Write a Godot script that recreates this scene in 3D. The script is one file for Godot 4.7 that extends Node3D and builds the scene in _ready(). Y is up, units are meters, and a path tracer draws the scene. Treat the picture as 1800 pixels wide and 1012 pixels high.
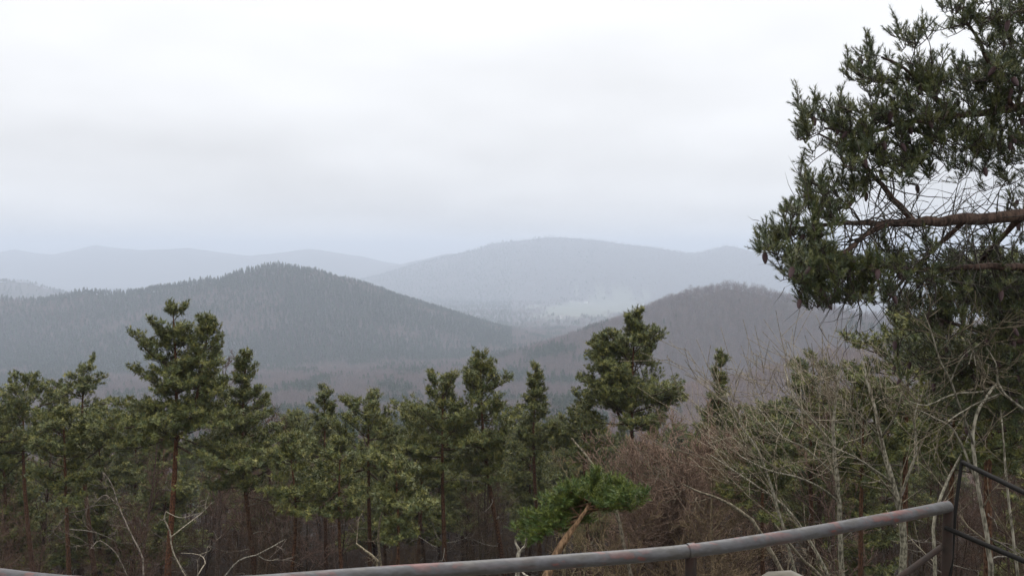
extends Node3D
# View over wooded hills from a railed sandstone ledge, overcast and hazy.

const EYE := Vector3(0, 1.65, 0)
const FOCAL := 1412.0          # focal length in pixels of the 1800 wide photograph
const PITCH := 0.0467          # camera looks this far (radians) below the horizontal

var M := {}
var counts := {}
var cam_basis := Basis(Vector3.RIGHT, -PITCH)
var NZ := FastNoiseLite.new()
var ridges := []
var grid_h := PackedFloat32Array()
var grid_az := PackedFloat32Array()
var grid_r := PackedFloat32Array()
var tufts := []                # needle shoot shapes: each a list of triangle corners
var tuft_tints := []           # [shape][tint] -> colours
var near_tufts := []
var near_tints := []


# ------------------------------------------------------------------ mesh collector
class Geo:
	var v := PackedVector3Array()
	var n := PackedVector3Array()
	var c := PackedColorArray()
	var i := PackedInt32Array()

	func tube(p: PackedVector3Array, r: PackedFloat32Array, sides: int, ca: Color, cb: Color, e := 1.0) -> void:
		var k := p.size()
		var t := (p[1] - p[0]).normalized()
		var nn := t.cross(Vector3.RIGHT if absf(t.x) < 0.8 else Vector3.UP).normalized()
		var first := v.size()
		for a in k:
			if a > 0:
				t = (p[mini(a + 1, k - 1)] - p[a - 1]).normalized()
				nn = (nn - t * nn.dot(t)).normalized()
			var b := t.cross(nn)
			var col := ca.lerp(cb, pow(float(a) / (k - 1), e))
			for s in sides:
				var an := TAU * s / sides
				var o := nn * cos(an) + b * sin(an)
				v.append(p[a] + o * r[a])
				n.append(o)
				c.append(col)
		for a in k - 1:
			for s in sides:
				var q := first + a * sides + s
				var w := first + a * sides + (s + 1) % sides
				i.append(q); i.append(q + sides); i.append(w)
				i.append(w); i.append(q + sides); i.append(w + sides)

	func cap(at_end: bool, sides: int, out: Vector3, col: Color) -> void:
		# closes the last tube added (at_end) with a fan
		var first := v.size() - sides
		var mid := Vector3.ZERO
		for s in sides:
			mid += v[first + s]
		mid /= sides
		var m0 := v.size()
		v.append(mid); n.append(out); c.append(col)
		for s in sides:
			v.append(v[first + s]); n.append(out); c.append(col)
		for s in sides:
			i.append(m0); i.append(m0 + 1 + (s + 1) % sides); i.append(m0 + 1 + s)

	func mesh() -> ArrayMesh:
		var a := []
		a.resize(Mesh.ARRAY_MAX)
		a[Mesh.ARRAY_VERTEX] = v
		if n.size() == v.size():
			a[Mesh.ARRAY_NORMAL] = n
		if c.size() == v.size():
			a[Mesh.ARRAY_COLOR] = c
		if i.size():
			a[Mesh.ARRAY_INDEX] = i
		var m := ArrayMesh.new()
		m.add_surface_from_arrays(Mesh.PRIMITIVE_TRIANGLES, a)
		return m


# ------------------------------------------------------------------ small helpers
func at(x: float, y: float, depth: float) -> Vector3:
	return EYE + cam_basis * Vector3((x - 900.0) / FOCAL * depth, -(y - 506.0) / FOCAL * depth, -depth)

func px_of(p: Vector3) -> Vector2:
	var q := cam_basis.inverse() * (p - EYE)
	return Vector2(900.0 + q.x / -q.z * FOCAL, 506.0 - q.y / -q.z * FOCAL)

func numbered(called: String) -> String:
	counts[called] = counts.get(called, -1) + 1
	return called if counts[called] == 0 else "%s_%03d" % [called, counts[called]]

func thing(called: String, label: String, category: String, where := Vector3.ZERO, group := "") -> Node3D:
	var o := Node3D.new()
	o.name = numbered(called)
	add_child(o)
	o.position = where
	tag(o, label, category, group)
	return o

func tag(o: Node, label: String, category := "", group := "", kind := "") -> void:
	o.set_meta("label", label)
	if category: o.set_meta("category", category)
	if group: o.set_meta("group", group)
	elif o.has_meta("group"): o.remove_meta("group")
	if kind: o.set_meta("kind", kind)

func part(called: String, mesh: Mesh, mat: Material, parent: Node) -> MeshInstance3D:
	var o := MeshInstance3D.new()
	o.name = called
	o.mesh = mesh
	o.material_override = mat
	parent.add_child(o, true)
	return o

func lin(r: float, g: float, b: float) -> Color:
	return Color(r, g, b)

func noise_tex(size: int, freq: float, ramp: Array, octaves := 4, s := 1) -> NoiseTexture2D:
	var f := FastNoiseLite.new()
	f.noise_type = FastNoiseLite.TYPE_SIMPLEX_SMOOTH
	f.frequency = freq
	f.fractal_octaves = octaves
	f.seed = s
	var t := NoiseTexture2D.new()
	t.width = size
	t.height = size
	t.seamless = true
	t.noise = f
	var g := Gradient.new()
	g.offsets = PackedFloat32Array(ramp.map(func(e): return e[0]))
	g.colors = PackedColorArray(ramp.map(func(e): return e[1]))
	t.color_ramp = g
	return t

func plain(rough: float, tinted := true) -> StandardMaterial3D:
	var m := StandardMaterial3D.new()
	m.roughness = rough
	m.vertex_color_use_as_albedo = tinted
	return m


# ------------------------------------------------------------------ terrain
func base_height(d: float) -> float:
	const D := [0.0, 12.0, 30.0, 60.0, 100.0, 200.0, 400.0, 800.0, 1500.0, 3000.0, 5000.0, 13000.0]
	const H := [-9.5, -13.0, -17.0, -25.0, -36.0, -62.0, -105.0, -165.0, -218.0, -272.0, -318.0, -330.0]
	for k in range(1, D.size()):
		if d <= D[k]:
			var t: float = (d - D[k - 1]) / (D[k] - D[k - 1])
			return lerpf(H[k - 1], H[k], t)
	return -330.0

func ridge(points: Array, slope: float) -> void:
	var p := PackedVector3Array()
	for q in points:
		p.append(at(q[0], q[1], q[2]))
	ridges.append([p, slope])

func ground(x: float, z: float) -> float:
	var d := sqrt(x * x + z * z)
	var h := base_height(d) + EYE.y
	var far := clampf((d - 250.0) / 500.0, 0.0, 1.0)
	if far > 0.0:
		for rr in ridges:
			var p: PackedVector3Array = rr[0]
			var best := -1e9
			for k in p.size() - 1:
				var ax := p[k].x
				var az := p[k].z
				var bx := p[k + 1].x - ax
				var bz := p[k + 1].z - az
				var t := clampf(((x - ax) * bx + (z - az) * bz) / (bx * bx + bz * bz), 0.0, 1.0)
				var ex := ax + bx * t - x
				var ez := az + bz * t - z
				var e := sqrt(ex * ex + ez * ez)
				var q: float = lerpf(p[k].y, p[k + 1].y, t) - rr[1] * (sqrt(e * e + 100.0) - 10.0) - 16.0 * (1.0 - exp(-e / 45.0))
				if q > best:
					best = q
			var dif := best - h
			if dif > -60.0:
				# smooth maximum
				var kk := 40.0
				var m := maxf(kk - absf(dif), 0.0) / kk
				h = maxf(h, best) + m * m * kk * 0.25
		h += NZ.get_noise_2d(x, z) * 6.0 * far * clampf(d / 1500.0, 0.3, 2.0)
	else:
		h += NZ.get_noise_2d(x * 9.0, z * 9.0) * 0.9
	return h

func make_terrain() -> void:
	ridge([[-350, 560, 1800], [-100, 534, 1850], [0, 528, 1880], [100, 521, 1900], [200, 514, 1920], [290, 499, 1950], [395, 496, 1960], [430, 475, 1980], [490, 464, 2000], [540, 468, 2000], [600, 484, 2010], [640, 500, 2040], [690, 527, 2080], [740, 541, 2120], [800, 556, 2150], [860, 576, 2180], [900, 592, 2200]], 0.33)
	ridge([[1030, 585, 1700], [1060, 570, 1600], [1130, 552, 1450], [1180, 530, 1350], [1230, 511, 1280], [1280, 506, 1240], [1330, 511, 1220], [1380, 521, 1200], [1450, 540, 1180], [1520, 556, 1150], [1700, 570, 1100], [2000, 570, 1050]], 0.36)
	ridge([[1200, 740, 760], [1290, 690, 720], [1370, 655, 690], [1480, 630, 660], [1600, 610, 640], [2000, 560, 640]], 0.3)
	ridge([[690, 505, 6200], [760, 482, 6300], [810, 460, 6400], [850, 434, 6500], [870, 426, 6500], [950, 417, 6500], [1050, 420, 6500], [1130, 427, 6500], [1220, 437, 6500], [1290, 430, 6600], [1330, 437, 6600], [1400, 444, 6600], [1600, 448, 6600], [2100, 440, 6600]], 0.27)
	ridge([[-500, 450, 8600], [-200, 445, 8600], [0, 438, 8600], [100, 439, 8600], [160, 431, 8600], [240, 429, 8600], [340, 436, 8600], [480, 440, 8600], [560, 436, 8600], [620, 443, 8600], [720, 459, 8600], [850, 475, 8600]], 0.25)
	ridge([[640, 485, 7900], [720, 461, 7900], [770, 447, 7900], [800, 437, 7900], [830, 442, 7900], [900, 455, 7900]], 0.25)
	ridge([[-300, 470, 3600], [-100, 474, 3600], [0, 484, 3600], [50, 496, 3600], [90, 512, 3650], [150, 536, 3700]], 0.3)
	# a sheet of rings round the viewpoint, finest in front of the ledge
	var az := -PI
	while az < PI - 0.001:
		grid_az.append(az)
		az += 0.0042 if absf(az) < 0.84 else 0.06
	grid_az.append(PI)
	var r := 1.5
	while r < 11500.0:
		grid_r.append(r)
		r *= 1.2 if r < 150.0 else (1.033 if r < 3000.0 else 1.045)
	grid_r.append(11500.0)
	grid_r.append(16000.0)
	var na := grid_az.size()
	var nr := grid_r.size()
	var g := Geo.new()
	grid_h.resize(na * nr)
	for a in na:
		var sx := sin(grid_az[a])
		var cz := -cos(grid_az[a])
		for k in nr:
			var x := sx * grid_r[k]
			var z := cz * grid_r[k]
			var h := ground(x, z)
			grid_h[a * nr + k] = h
			g.v.append(Vector3(x, h, z))
			g.c.append(ground_color(x, z, grid_r[k], h))
	for a in na - 1:
		for k in nr - 1:
			var q := a * nr + k
			g.i.append(q); g.i.append(q + 1); g.i.append(q + nr)
			g.i.append(q + 1); g.i.append(q + nr + 1); g.i.append(q + nr)
	# smooth normals by finite differences on the grid
	g.n.resize(g.v.size())
	for a in na:
		for k in nr:
			var ta: Vector3 = g.v[mini(a + 1, na - 1) * nr + k] - g.v[maxi(a - 1, 0) * nr + k]
			var tr: Vector3 = g.v[a * nr + mini(k + 1, nr - 1)] - g.v[a * nr + maxi(k - 1, 0)]
			var nn := ta.cross(tr).normalized()
			g.n[a * nr + k] = nn if nn.y > 0.0 else -nn
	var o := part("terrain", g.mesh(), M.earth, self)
	tag(o, "wooded hills and valley floor falling away to hazy ridges", "", "", "structure")

func ground_color(x: float, z: float, d: float, _h: float) -> Color:
	var w := NZ.get_noise_2d(x * 2.3 + 400.0, z * 2.3) * 0.5 + 0.5
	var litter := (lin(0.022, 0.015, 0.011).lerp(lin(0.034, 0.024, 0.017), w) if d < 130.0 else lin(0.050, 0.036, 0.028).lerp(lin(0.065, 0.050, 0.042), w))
	if d > 2600.0:
		var p := px_of(Vector3(x, -270.0, z))
		litter = lin(0.040, 0.040, 0.040).lerp(lin(0.070, 0.060, 0.058), w)
		if d < 6000.0 and is_field(x, z):
			litter = lin(0.20, 0.21, 0.18).lerp(lin(0.10, 0.12, 0.08), w)
	return litter

func is_field(x: float, z: float) -> bool:
	# meadows of the valley floor round the village
	var a := atan2(x, -z)
	var d := sqrt(x * x + z * z)
	var e := NZ.get_noise_2d(x * 3.1, z * 3.1)
	return d > 3200.0 and d < 5300.0 and absf(a - 0.105 - (d - 4200.0) * 0.00003) < 0.085 * (1.0 - absf(d - 4200.0) / 1500.0) + e * 0.06

func height_at(x: float, z: float) -> float:
	# bilinear look-up in the ring sheet
	var d := sqrt(x * x + z * z)
	var a := atan2(x, -z)
	var ia := grid_az.bsearch(a) - 1
	var ir := grid_r.bsearch(d) - 1
	ia = clampi(ia, 0, grid_az.size() - 2)
	ir = clampi(ir, 0, grid_r.size() - 2)
	var u := (a - grid_az[ia]) / (grid_az[ia + 1] - grid_az[ia])
	var w := clampf((d - grid_r[ir]) / (grid_r[ir + 1] - grid_r[ir]), 0.0, 1.0)
	var nr := grid_r.size()
	return lerpf(lerpf(grid_h[ia * nr + ir], grid_h[ia * nr + ir + 1], w), lerpf(grid_h[(ia + 1) * nr + ir], grid_h[(ia + 1) * nr + ir + 1], w), u)


# ------------------------------------------------------------------ far woods
func far_bare(rng: RandomNumberGenerator) -> ArrayMesh:
	var g := Geo.new()
	var bark := lin(0.15, 0.125, 0.118)
	var twig := lin(0.150, 0.106, 0.096)
	blade(g, Vector3(0, -1, 0), Vector3(rng.randf_range(-.6, .6), 13, rng.randf_range(-.6, .6)), 0.5, bark, rng)
	for k in 110:
		var y := rng.randf_range(4.0, 13.0)
		var w := 3.3 * sqrt(maxf(0.05, 1.0 - pow((y - 9.0) / 6.0, 2.0)))
		var an := rng.randf() * TAU
		var rad := w * sqrt(rng.randf())
		var p := Vector3(cos(an) * rad, y, sin(an) * rad)
		var dir := Vector3(cos(an) * rad * 0.3, rng.randf_range(1.2, 2.2), sin(an) * rad * 0.3) + Vector3(rng.randf_range(-.6, .6), 0, rng.randf_range(-.6, .6))
		blade(g, p, p + dir.normalized() * rng.randf_range(2.0, 4.2), rng.randf_range(0.10, 0.24), twig.lerp(bark, rng.randf()), rng)
	return g.mesh()

func far_pine(rng: RandomNumberGenerator, slim: float) -> ArrayMesh:
	var g := Geo.new()
	blade(g, Vector3(0, -1, 0), Vector3(0, 15, 0), 0.5, lin(0.07, 0.05, 0.04), rng)
	for k in 150:
		var t := rng.randf()
		var y := lerpf(5.0, 16.5, t)
		var w := slim * (0.25 + 2.6 * pow(1.0 - t, 0.7)) * rng.randf_range(0.6, 1.15)
		var an := rng.randf() * TAU
		var p := Vector3(cos(an) * w * 0.25, y - 0.3, sin(an) * w * 0.25)
		var q := Vector3(cos(an) * w, y + rng.randf_range(-0.3, 1.1), sin(an) * w)
		var col := lin(0.044, 0.060, 0.036).lerp(lin(0.065, 0.082, 0.046), rng.randf())
		blade(g, q, p, rng.randf_range(0.7, 1.3), col, rng)
	return g.mesh()

func blade(g: Geo, a: Vector3, b: Vector3, w: float, col: Color, rng: RandomNumberGenerator) -> void:
	var d := (b - a).normalized()
	var s := d.cross(Vector3(rng.randf_range(-1, 1), rng.randf_range(-1, 1), rng.randf_range(-1, 1))).normalized() * w * 0.5
	g.v.append(a - s); g.v.append(a + s); g.v.append(b)
	g.c.append(col); g.c.append(col); g.c.append(col)

func make_far_woods() -> void:
	var rng := RandomNumberGenerator.new()
	rng.seed = 77
	# which cells of the ring sheet are in sight of the ledge (with a margin of 15 m)
	var nr := grid_r.size()
	var seen := PackedByteArray()
	seen.resize(grid_h.size())
	for a in grid_az.size():
		var top := -1e9
		for k in nr:
			var h := grid_h[a * nr + k] - EYE.y
			seen[a * nr + k] = 1 if (h + 30.0) / grid_r[k] > top else 0
			top = maxf(top, h / grid_r[k])
	var bufs := []
	var meshes := []
	for k in 3:
		meshes.append(far_bare(rng))
	for k in 3:
		meshes.append(far_pine(rng, [1.0, 0.75, 1.3][k]))
	for k in 6:
		bufs.append(PackedFloat32Array())
	var r := 135.0
	while r < 7200.0:
		var step := 5.6 if r < 500.0 else (6.6 if r < 1400.0 else (8.5 if r < 2600.0 else 24.0))
		var n := int(r * 1.56 / step)
		for k in n:
			var a := -0.78 + 1.56 * (k + rng.randf()) / n
			var rr := r + rng.randf_range(-0.6, 0.6) * step
			if rr > 2600.0 and rng.randf() < 0.35: continue
			var ia := clampi(grid_az.bsearch(a) - 1, 0, grid_az.size() - 2)
			var ir := clampi(grid_r.bsearch(rr) - 1, 0, nr - 2)
			if not (seen[ia * nr + ir] or seen[ia * nr + ir + 1]): continue
			var x := sin(a) * rr
			var z := -cos(a) * rr
			if rr > 2600.0 and is_field(x, z): continue
			var h := height_at(x, z)
			var green := NZ.get_noise_2d(x * 1.6 + 900.0, z * 1.6 - 300.0) * 0.9 + rng.randf_range(-0.25, 0.25)
			if a < 0.0 and rr > 1500.0:
				green += 0.40                         # the left hill is mostly pine
			elif a > 0.12 and rr > 450.0:
				green -= 0.45                          # the right hill is mostly leafless
			elif rr > 600.0:
				green = NZ.get_noise_2d(x * 4.0, z * 4.0) * 1.2 - 0.15 + rng.randf_range(-0.15, 0.15)
			var kind := rng.randi() % 3 + (3 if green > 0.12 else 0)
			var s := rng.randf_range(0.8, 1.2) * (1.0 if rr < 2600.0 else 1.15)
			if rr < 250.0: s *= 0.85
			var sw := s * (1.0 if rr < 2600.0 else 1.7)
			var an := rng.randf() * TAU
			var ca := cos(an)
			var sa := sin(an)
			var v := rng.randf_range(0.75, 1.25)
			var warm := 1.25 if (a > 0.18 and rr < 900.0) else 1.0
			bufs[kind].append_array(PackedFloat32Array([ca * sw, 0, sa * sw, x, 0, s, 0, h - 0.3, -sa * sw, 0, ca * sw, z, v * warm * rng.randf_range(0.92, 1.08), v * (warm * 0.5 + 0.5), v * rng.randf_range(0.9, 1.1), 1.0]))
		r += step * 0.9
	for k in 6:
		var mm := MultiMesh.new()
		mm.transform_format = MultiMesh.TRANSFORM_3D
		mm.use_colors = true
		mm.mesh = meshes[k]
		mm.instance_count = bufs[k].size() / 16
		mm.buffer = bufs[k]
		var o := MultiMeshInstance3D.new()
		o.name = numbered("leafless_wood" if k < 3 else "pine_wood")
		o.multimesh = mm
		o.material_override = M.far_twig if k < 3 else M.far_needle
		add_child(o)
		tag(o, "far leafless mauve wood covering the valley sides" if k < 3 else "far dark green pine wood covering the hills", "wood", "far woods", "stuff")
		print(o.name, " ", mm.instance_count)


# ------------------------------------------------------------------ needle shoots
func make_tufts() -> void:
	var rng := RandomNumberGenerator.new()
	rng.seed = 5
	var greens := [lin(0.102, 0.110, 0.030), lin(0.132, 0.134, 0.034), lin(0.078, 0.094, 0.034), lin(0.160, 0.150, 0.040), lin(0.090, 0.098, 0.036)]
	for s in 5:
		var v := PackedVector3Array()
		for k in 12:
			var y := rng.randf_range(-0.03, 0.06)
			var an := rng.randf() * TAU
			var lean := deg_to_rad(rng.randf_range(15, 105))
			var o := Vector3(cos(an), 0, sin(an))
			var d := o * sin(lean) + Vector3.UP * cos(lean)
			var p := Vector3(0, y, 0) + d * 0.012
			var w := Vector3(-sin(an), 0, cos(an)) * rng.randf_range(0.010, 0.017)
			v.append(p - w); v.append(p + w); v.append(p + d * rng.randf_range(0.065, 0.105))
		tufts.append(v)
	tuft_tints = tinted(tufts, greens, rng)
	var near_greens := [lin(0.076, 0.090, 0.026), lin(0.098, 0.106, 0.030), lin(0.058, 0.078, 0.032), lin(0.115, 0.116, 0.034), lin(0.064, 0.078, 0.036)]
	for s in 6:
		var v := PackedVector3Array()
		var long := rng.randf_range(0.045, 0.085)
		for k in 36:
			var y := rng.randf_range(-0.01, long)
			var an := rng.randf() * TAU
			var lean := deg_to_rad(rng.randf_range(28, 85)) * (1.0 - 0.45 * y / long)
			var o := Vector3(cos(an), 0, sin(an))
			var d := (o * sin(lean) + Vector3.UP * cos(lean)).normalized()
			var p := Vector3(0, y, 0)
			var w := Vector3(-sin(an), 0, cos(an)) * 0.0024
			var q := p + d * rng.randf_range(0.026, 0.044)
			v.append(p - w); v.append(p + w); v.append(q)
		near_tufts.append(v)
	near_tints = tinted(near_tufts, near_greens, rng)

func tinted(shapes: Array, cols: Array, rng: RandomNumberGenerator) -> Array:
	var out := []
	for s in shapes:
		var row := []
		for col in cols:
			var c := PackedColorArray()
			for k in s.size() / 3:
				var q: Color = col * rng.randf_range(0.8, 1.2)
				c.append(q); c.append(q); c.append(q)
			row.append(c)
		out.append(row)
	return out

func facing(dir: Vector3, spin: float, s: float) -> Basis:
	# y axis along dir
	var y := dir.normalized()
	var x := y.cross(Vector3.RIGHT if absf(y.x) < 0.9 else Vector3.FORWARD).normalized()
	return Basis(x, y, x.cross(y)) * Basis(Vector3.UP, spin) * Basis.from_scale(Vector3(s, s, s))


# ------------------------------------------------------------------ pines
# o: h height, base crown start (share), w crown half width, shape, lean (Vector2), snags, dens, seed, twin
func pine(called: String, label: String, where: Vector3, o: Dictionary, group := "") -> Node3D:
	var rng := RandomNumberGenerator.new()
	rng.seed = o.get("seed", 1)
	var root := thing(called, label, "pine tree", where, group)
	var H: float = o.h
	var wood := Geo.new()
	var limbs := Geo.new()
	var leaf := Geo.new()
	var lean: Vector2 = o.get("lean", Vector2.ZERO)
	var n := 15
	var pts := PackedVector3Array()
	var rad := PackedFloat32Array()
	var wob := Vector2(rng.randf_range(-.25, .25), rng.randf_range(-.25, .25))
	for k in n:
		var t := float(k) / (n - 1)
		pts.append(Vector3(lean.x * t * t + wob.x * sin(t * 6.0), H * t - 0.4 * (1.0 - t), lean.y * t * t + wob.y * sin(t * 5.0 + 1.0)))
		rad.append((0.0105 * H) * pow(1.0 - t, 0.8) + 0.012)
	wood.tube(pts, rad, 8, o.get("foot", lin(0.030, 0.023, 0.019)), lin(0.20, 0.10, 0.052), 1.3)
	var cb: float = o.get("base", 0.5)
	var W: float = o.w
	var dens: float = o.get("dens", 1.25)
	var shape: String = o.get("shape", "dome")
	grow_crown(rng, limbs, leaf, pts, H, cb, W, shape, dens)
	if o.has("twin"):
		# a second leader that leaves the trunk inside the crown
		var tw: Array = o.twin                       # [start share, dx, dz, top share]
		var p0 := on_line(pts, tw[0])
		var p2 := PackedVector3Array()
		var r2 := PackedFloat32Array()
		var top: float = H * tw[3] - p0.y
		for k in 9:
			var t := k / 8.0
			p2.append(p0 + Vector3(tw[1] * sqrt(t), top * t, tw[2] * sqrt(t)))
			r2.append(lerpf(0.0105 * H * 0.45, 0.012, t))
		var second := Geo.new()
		second.tube(p2, r2, 6, lin(0.16, 0.085, 0.05), lin(0.19, 0.095, 0.05))
		part("second_leader", second.mesh(), M.bark, root)
		grow_crown(rng, limbs, leaf, p2, top, 0.25, W * 0.55, "cone", dens)
	for k in int(o.get("snags", 6)):
		# dead bare branches under the crown
		var t := rng.randf_range(cb * 0.35, cb * 1.05)
		var p := on_line(pts, t)
		var an := rng.randf() * TAU
		var L := rng.randf_range(0.5, 1.7)
		snag(rng, limbs, p, Vector3(cos(an), rng.randf_range(-.25, .35), sin(an)).normalized(), L, 0.011 + 0.007 * L)
	part("trunk", wood.mesh(), M.bark, root)
	part("branchwork", limbs.mesh(), M.bark, root).set_meta("kind", "stuff")
	part("crown", leaf.mesh(), M.needle, root).set_meta("kind", "stuff")
	return root

func snag(rng: RandomNumberGenerator, g: Geo, p: Vector3, d: Vector3, L: float, r: float, tone := 1.0) -> void:
	var pts := PackedVector3Array([p])
	var rad := PackedFloat32Array([r])
	var q := p
	for k in 4:
		d = (d + Vector3(rng.randf_range(-.35, .35), rng.randf_range(-.3, .3), rng.randf_range(-.35, .35))).normalized()
		q += d * L / 4
		pts.append(q)
		rad.append(r * (1.0 - (k + 1) / 4.6))
		if rng.randf() < 0.55 and L > 0.45:
			var e := (d + Vector3(rng.randf_range(-1, 1), rng.randf_range(-.7, .7), rng.randf_range(-1, 1))).normalized()
			snag(rng, g, q, e, L * rng.randf_range(0.25, 0.45), r * 0.5, tone)
	var col := lin(0.16, 0.135, 0.115).lerp(lin(0.30, 0.27, 0.23), rng.randf()) * tone
	g.tube(pts, rad, 4, col, col)

func on_line(p: PackedVector3Array, t: float) -> Vector3:
	var k := t * (p.size() - 1)
	var a := clampi(int(k), 0, p.size() - 2)
	return p[a].lerp(p[a + 1], k - a)

func grow_crown(rng: RandomNumberGenerator, limbs: Geo, leaf: Geo, stem: PackedVector3Array, H: float, cb: float, W: float, shape: String, dens: float) -> void:
	var t := cb
	var ca := lin(0.13, 0.085, 0.055)
	var cb2 := lin(0.11, 0.085, 0.06)
	while t < 0.985:
		var u := (t - cb) / (1.0 - cb)
		var prof := 1.0
		if shape == "spire":
			prof = 0.10 + 0.90 * pow(1.0 - u, 1.15)
		elif shape == "cone":
			prof = 0.12 + 0.88 * pow(1.0 - u, 0.75)
		elif shape == "flat":
			prof = 0.55 + 0.45 * sin(PI * minf(1.0, u * 1.15)) if u < 0.8 else 0.8 * (1.0 - u) / 0.2 + 0.25
		else:
			prof = sqrt(maxf(0.05, 1.0 - pow(u * 0.98, 2.2))) * (0.62 + 0.38 * minf(1.0, u * 3.0))
		var nb := rng.randi_range(3, 5)
		var az := rng.randf() * TAU
		for b in nb:
			az += TAU / nb + rng.randf_range(-.4, .4)
			var L := W * prof * rng.randf_range(0.45, 1.3)
			if rng.randf() < 0.12: L *= 0.45
			L = maxf(L, 0.22)
			var el := deg_to_rad(lerpf(-4.0, 48.0, u * u) + rng.randf_range(-24, 26))
			L = minf(L, ((1.0 - t) * H + 0.12) / maxf(sin(el + 0.3), 0.15))
			L = maxf(L, 0.16)
			bough(rng, limbs, leaf, on_line(stem, minf(0.99, t + rng.randf_range(-.2, .2) / H)), Vector3(cos(az) * cos(el), sin(el), sin(az) * cos(el)), L, dens, ca, cb2)
		t += rng.randf_range(0.24, 0.46) / H / sqrt(dens)
	# leader
	var tip := stem[stem.size() - 1]
	for k in 5:
		shoot(rng, leaf, tip + Vector3(rng.randf_range(-.05, .05), rng.randf_range(-.25, .1), rng.randf_range(-.05, .05)), Vector3(rng.randf_range(-.4, .4), 1, rng.randf_range(-.4, .4)), 1.0)

func bough(rng: RandomNumberGenerator, limbs: Geo, leaf: Geo, p: Vector3, d: Vector3, L: float, dens: float, ca: Color, cb: Color, fine := false) -> void:
	var pts := PackedVector3Array([p])
	var r0 := 0.007 + 0.012 * L
	var rad := PackedFloat32Array([r0])
	var q := p
	for k in 4:
		d = (d + Vector3(rng.randf_range(-.16, .16), 0.10 + rng.randf_range(-.1, .1), rng.randf_range(-.16, .16))).normalized()
		q += d * L / 4
		pts.append(q)
		rad.append(r0 * (1.0 - (k + 1) / 4.8))
	limbs.tube(pts, rad, 4, ca, cb)
	var ns := int(4 + L / 0.13 * dens)
	var side := 1.0
	for k in ns:
		var s := 0.22 + 0.78 * (k + rng.randf()) / ns
		var a := on_line(pts, s)
		var along := (on_line(pts, minf(1.0, s + 0.1)) - on_line(pts, s - 0.1)).normalized()
		side = -side
		var turn := side * deg_to_rad(rng.randf_range(25, 80))
		var e := along.rotated(Vector3.UP, turn)
		e = (e + Vector3(0, rng.randf_range(-0.15, 0.55), 0)).normalized()
		var l := maxf(0.14, L * (0.42 * (1.0 - s) + 0.16) * rng.randf_range(0.6, 1.25))
		var b := a + e * l
		limbs.tube(PackedVector3Array([a, b]), PackedFloat32Array([0.006, 0.003]), 3, cb, cb)
		var nt := maxi(2, int(l / 0.11))
		for j in nt:
			var w := 0.3 + 0.7 * (j + rng.randf()) / nt
			var dir := e * 0.6 + Vector3(rng.randf_range(-.9, .9), rng.randf_range(0.1, 1.0), rng.randf_range(-.9, .9))
			if fine:
				near_shoot(rng, leaf, a.lerp(b, w), dir, rng.randf_range(1.0, 1.4))
				for jj in 4:
					near_shoot(rng, leaf, a.lerp(b, w) + Vector3(rng.randf_range(-.05, .05), rng.randf_range(-.02, .06), rng.randf_range(-.05, .05)), dir + Vector3(rng.randf_range(-.9, .9), 0, rng.randf_range(-.9, .9)), rng.randf_range(1.1, 1.6))
			else:
				shoot(rng, leaf, a.lerp(b, w) + Vector3(rng.randf_range(-.04, .04), rng.randf_range(-.02, .06), rng.randf_range(-.04, .04)), dir, rng.randf_range(0.85, 1.3))
		if not fine:
			# the puff of shoots at the end
			for j in 3:
				shoot(rng, leaf, b + Vector3(rng.randf_range(-.10, .10), rng.randf_range(-.03, .12), rng.randf_range(-.10, .10)), e * 0.5 + Vector3(rng.randf_range(-.7, .7), rng.randf_range(0.2, 1.0), rng.randf_range(-.7, .7)), rng.randf_range(0.9, 1.35))

func shoot(rng: RandomNumberGenerator, leaf: Geo, p: Vector3, dir: Vector3, s: float) -> void:
	var k := rng.randi() % tufts.size()
	leaf.v.append_array(Transform3D(facing(dir, rng.randf() * TAU, s), p) * (tufts[k] as PackedVector3Array))
	leaf.c.append_array(tuft_tints[k][rng.randi() % 5])


# ------------------------------------------------------------------ leafless trees
func twigs(rng: RandomNumberGenerator, g: Geo, p: Vector3, d: Vector3, L: float, r: float, deep: int, o: Dictionary) -> void:
	var n := 3 if deep > 1 else 2
	var pts := PackedVector3Array([p])
	var rad := PackedFloat32Array([r])
	var q := p
	var up: float = o.get("up", 0.22)
	var bend: float = o.get("bend", 0.22)
	var thick: float = o.get("thick", 1.0)
	for k in n:
		d = (d + Vector3(rng.randf_range(-bend, bend), up / n + rng.randf_range(-bend, bend) * 0.6, rng.randf_range(-bend, bend))).normalized()
		q += d * L / n
		pts.append(q)
		rad.append(maxf(r * (1.0 - 0.75 * (k + 1) / n), 0.0035 * thick))
	var f := clampf(r / 0.045, 0.0, 1.0)
	var col: Color = (o.twig as Color).lerp(o.bark, f) * rng.randf_range(0.8, 1.2)
	g.tube(pts, rad, 3 if r < 0.03 else 5, col, (o.twig as Color).lerp(o.bark, f * 0.5))
	if deep <= 0: return
	var nb: int = o.get("kids", 5) if deep > 1 else o.get("tips", 6)
	for k in nb:
		var s := 0.25 + 0.75 * (k + rng.randf()) / nb
		var a := on_line(pts, s)
		var e := d.rotated(d.cross(Vector3(rng.randf_range(-1, 1), rng.randf_range(-1, 1), rng.randf_range(-1, 1))).normalized(), deg_to_rad(rng.randf_range(22, 58)))
		twigs(rng, g, a, e, L * rng.randf_range(0.42, 0.68), maxf(r * (1.0 - 0.65 * s) * 0.6, 0.0042 * thick), deep - 1, o)

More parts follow.
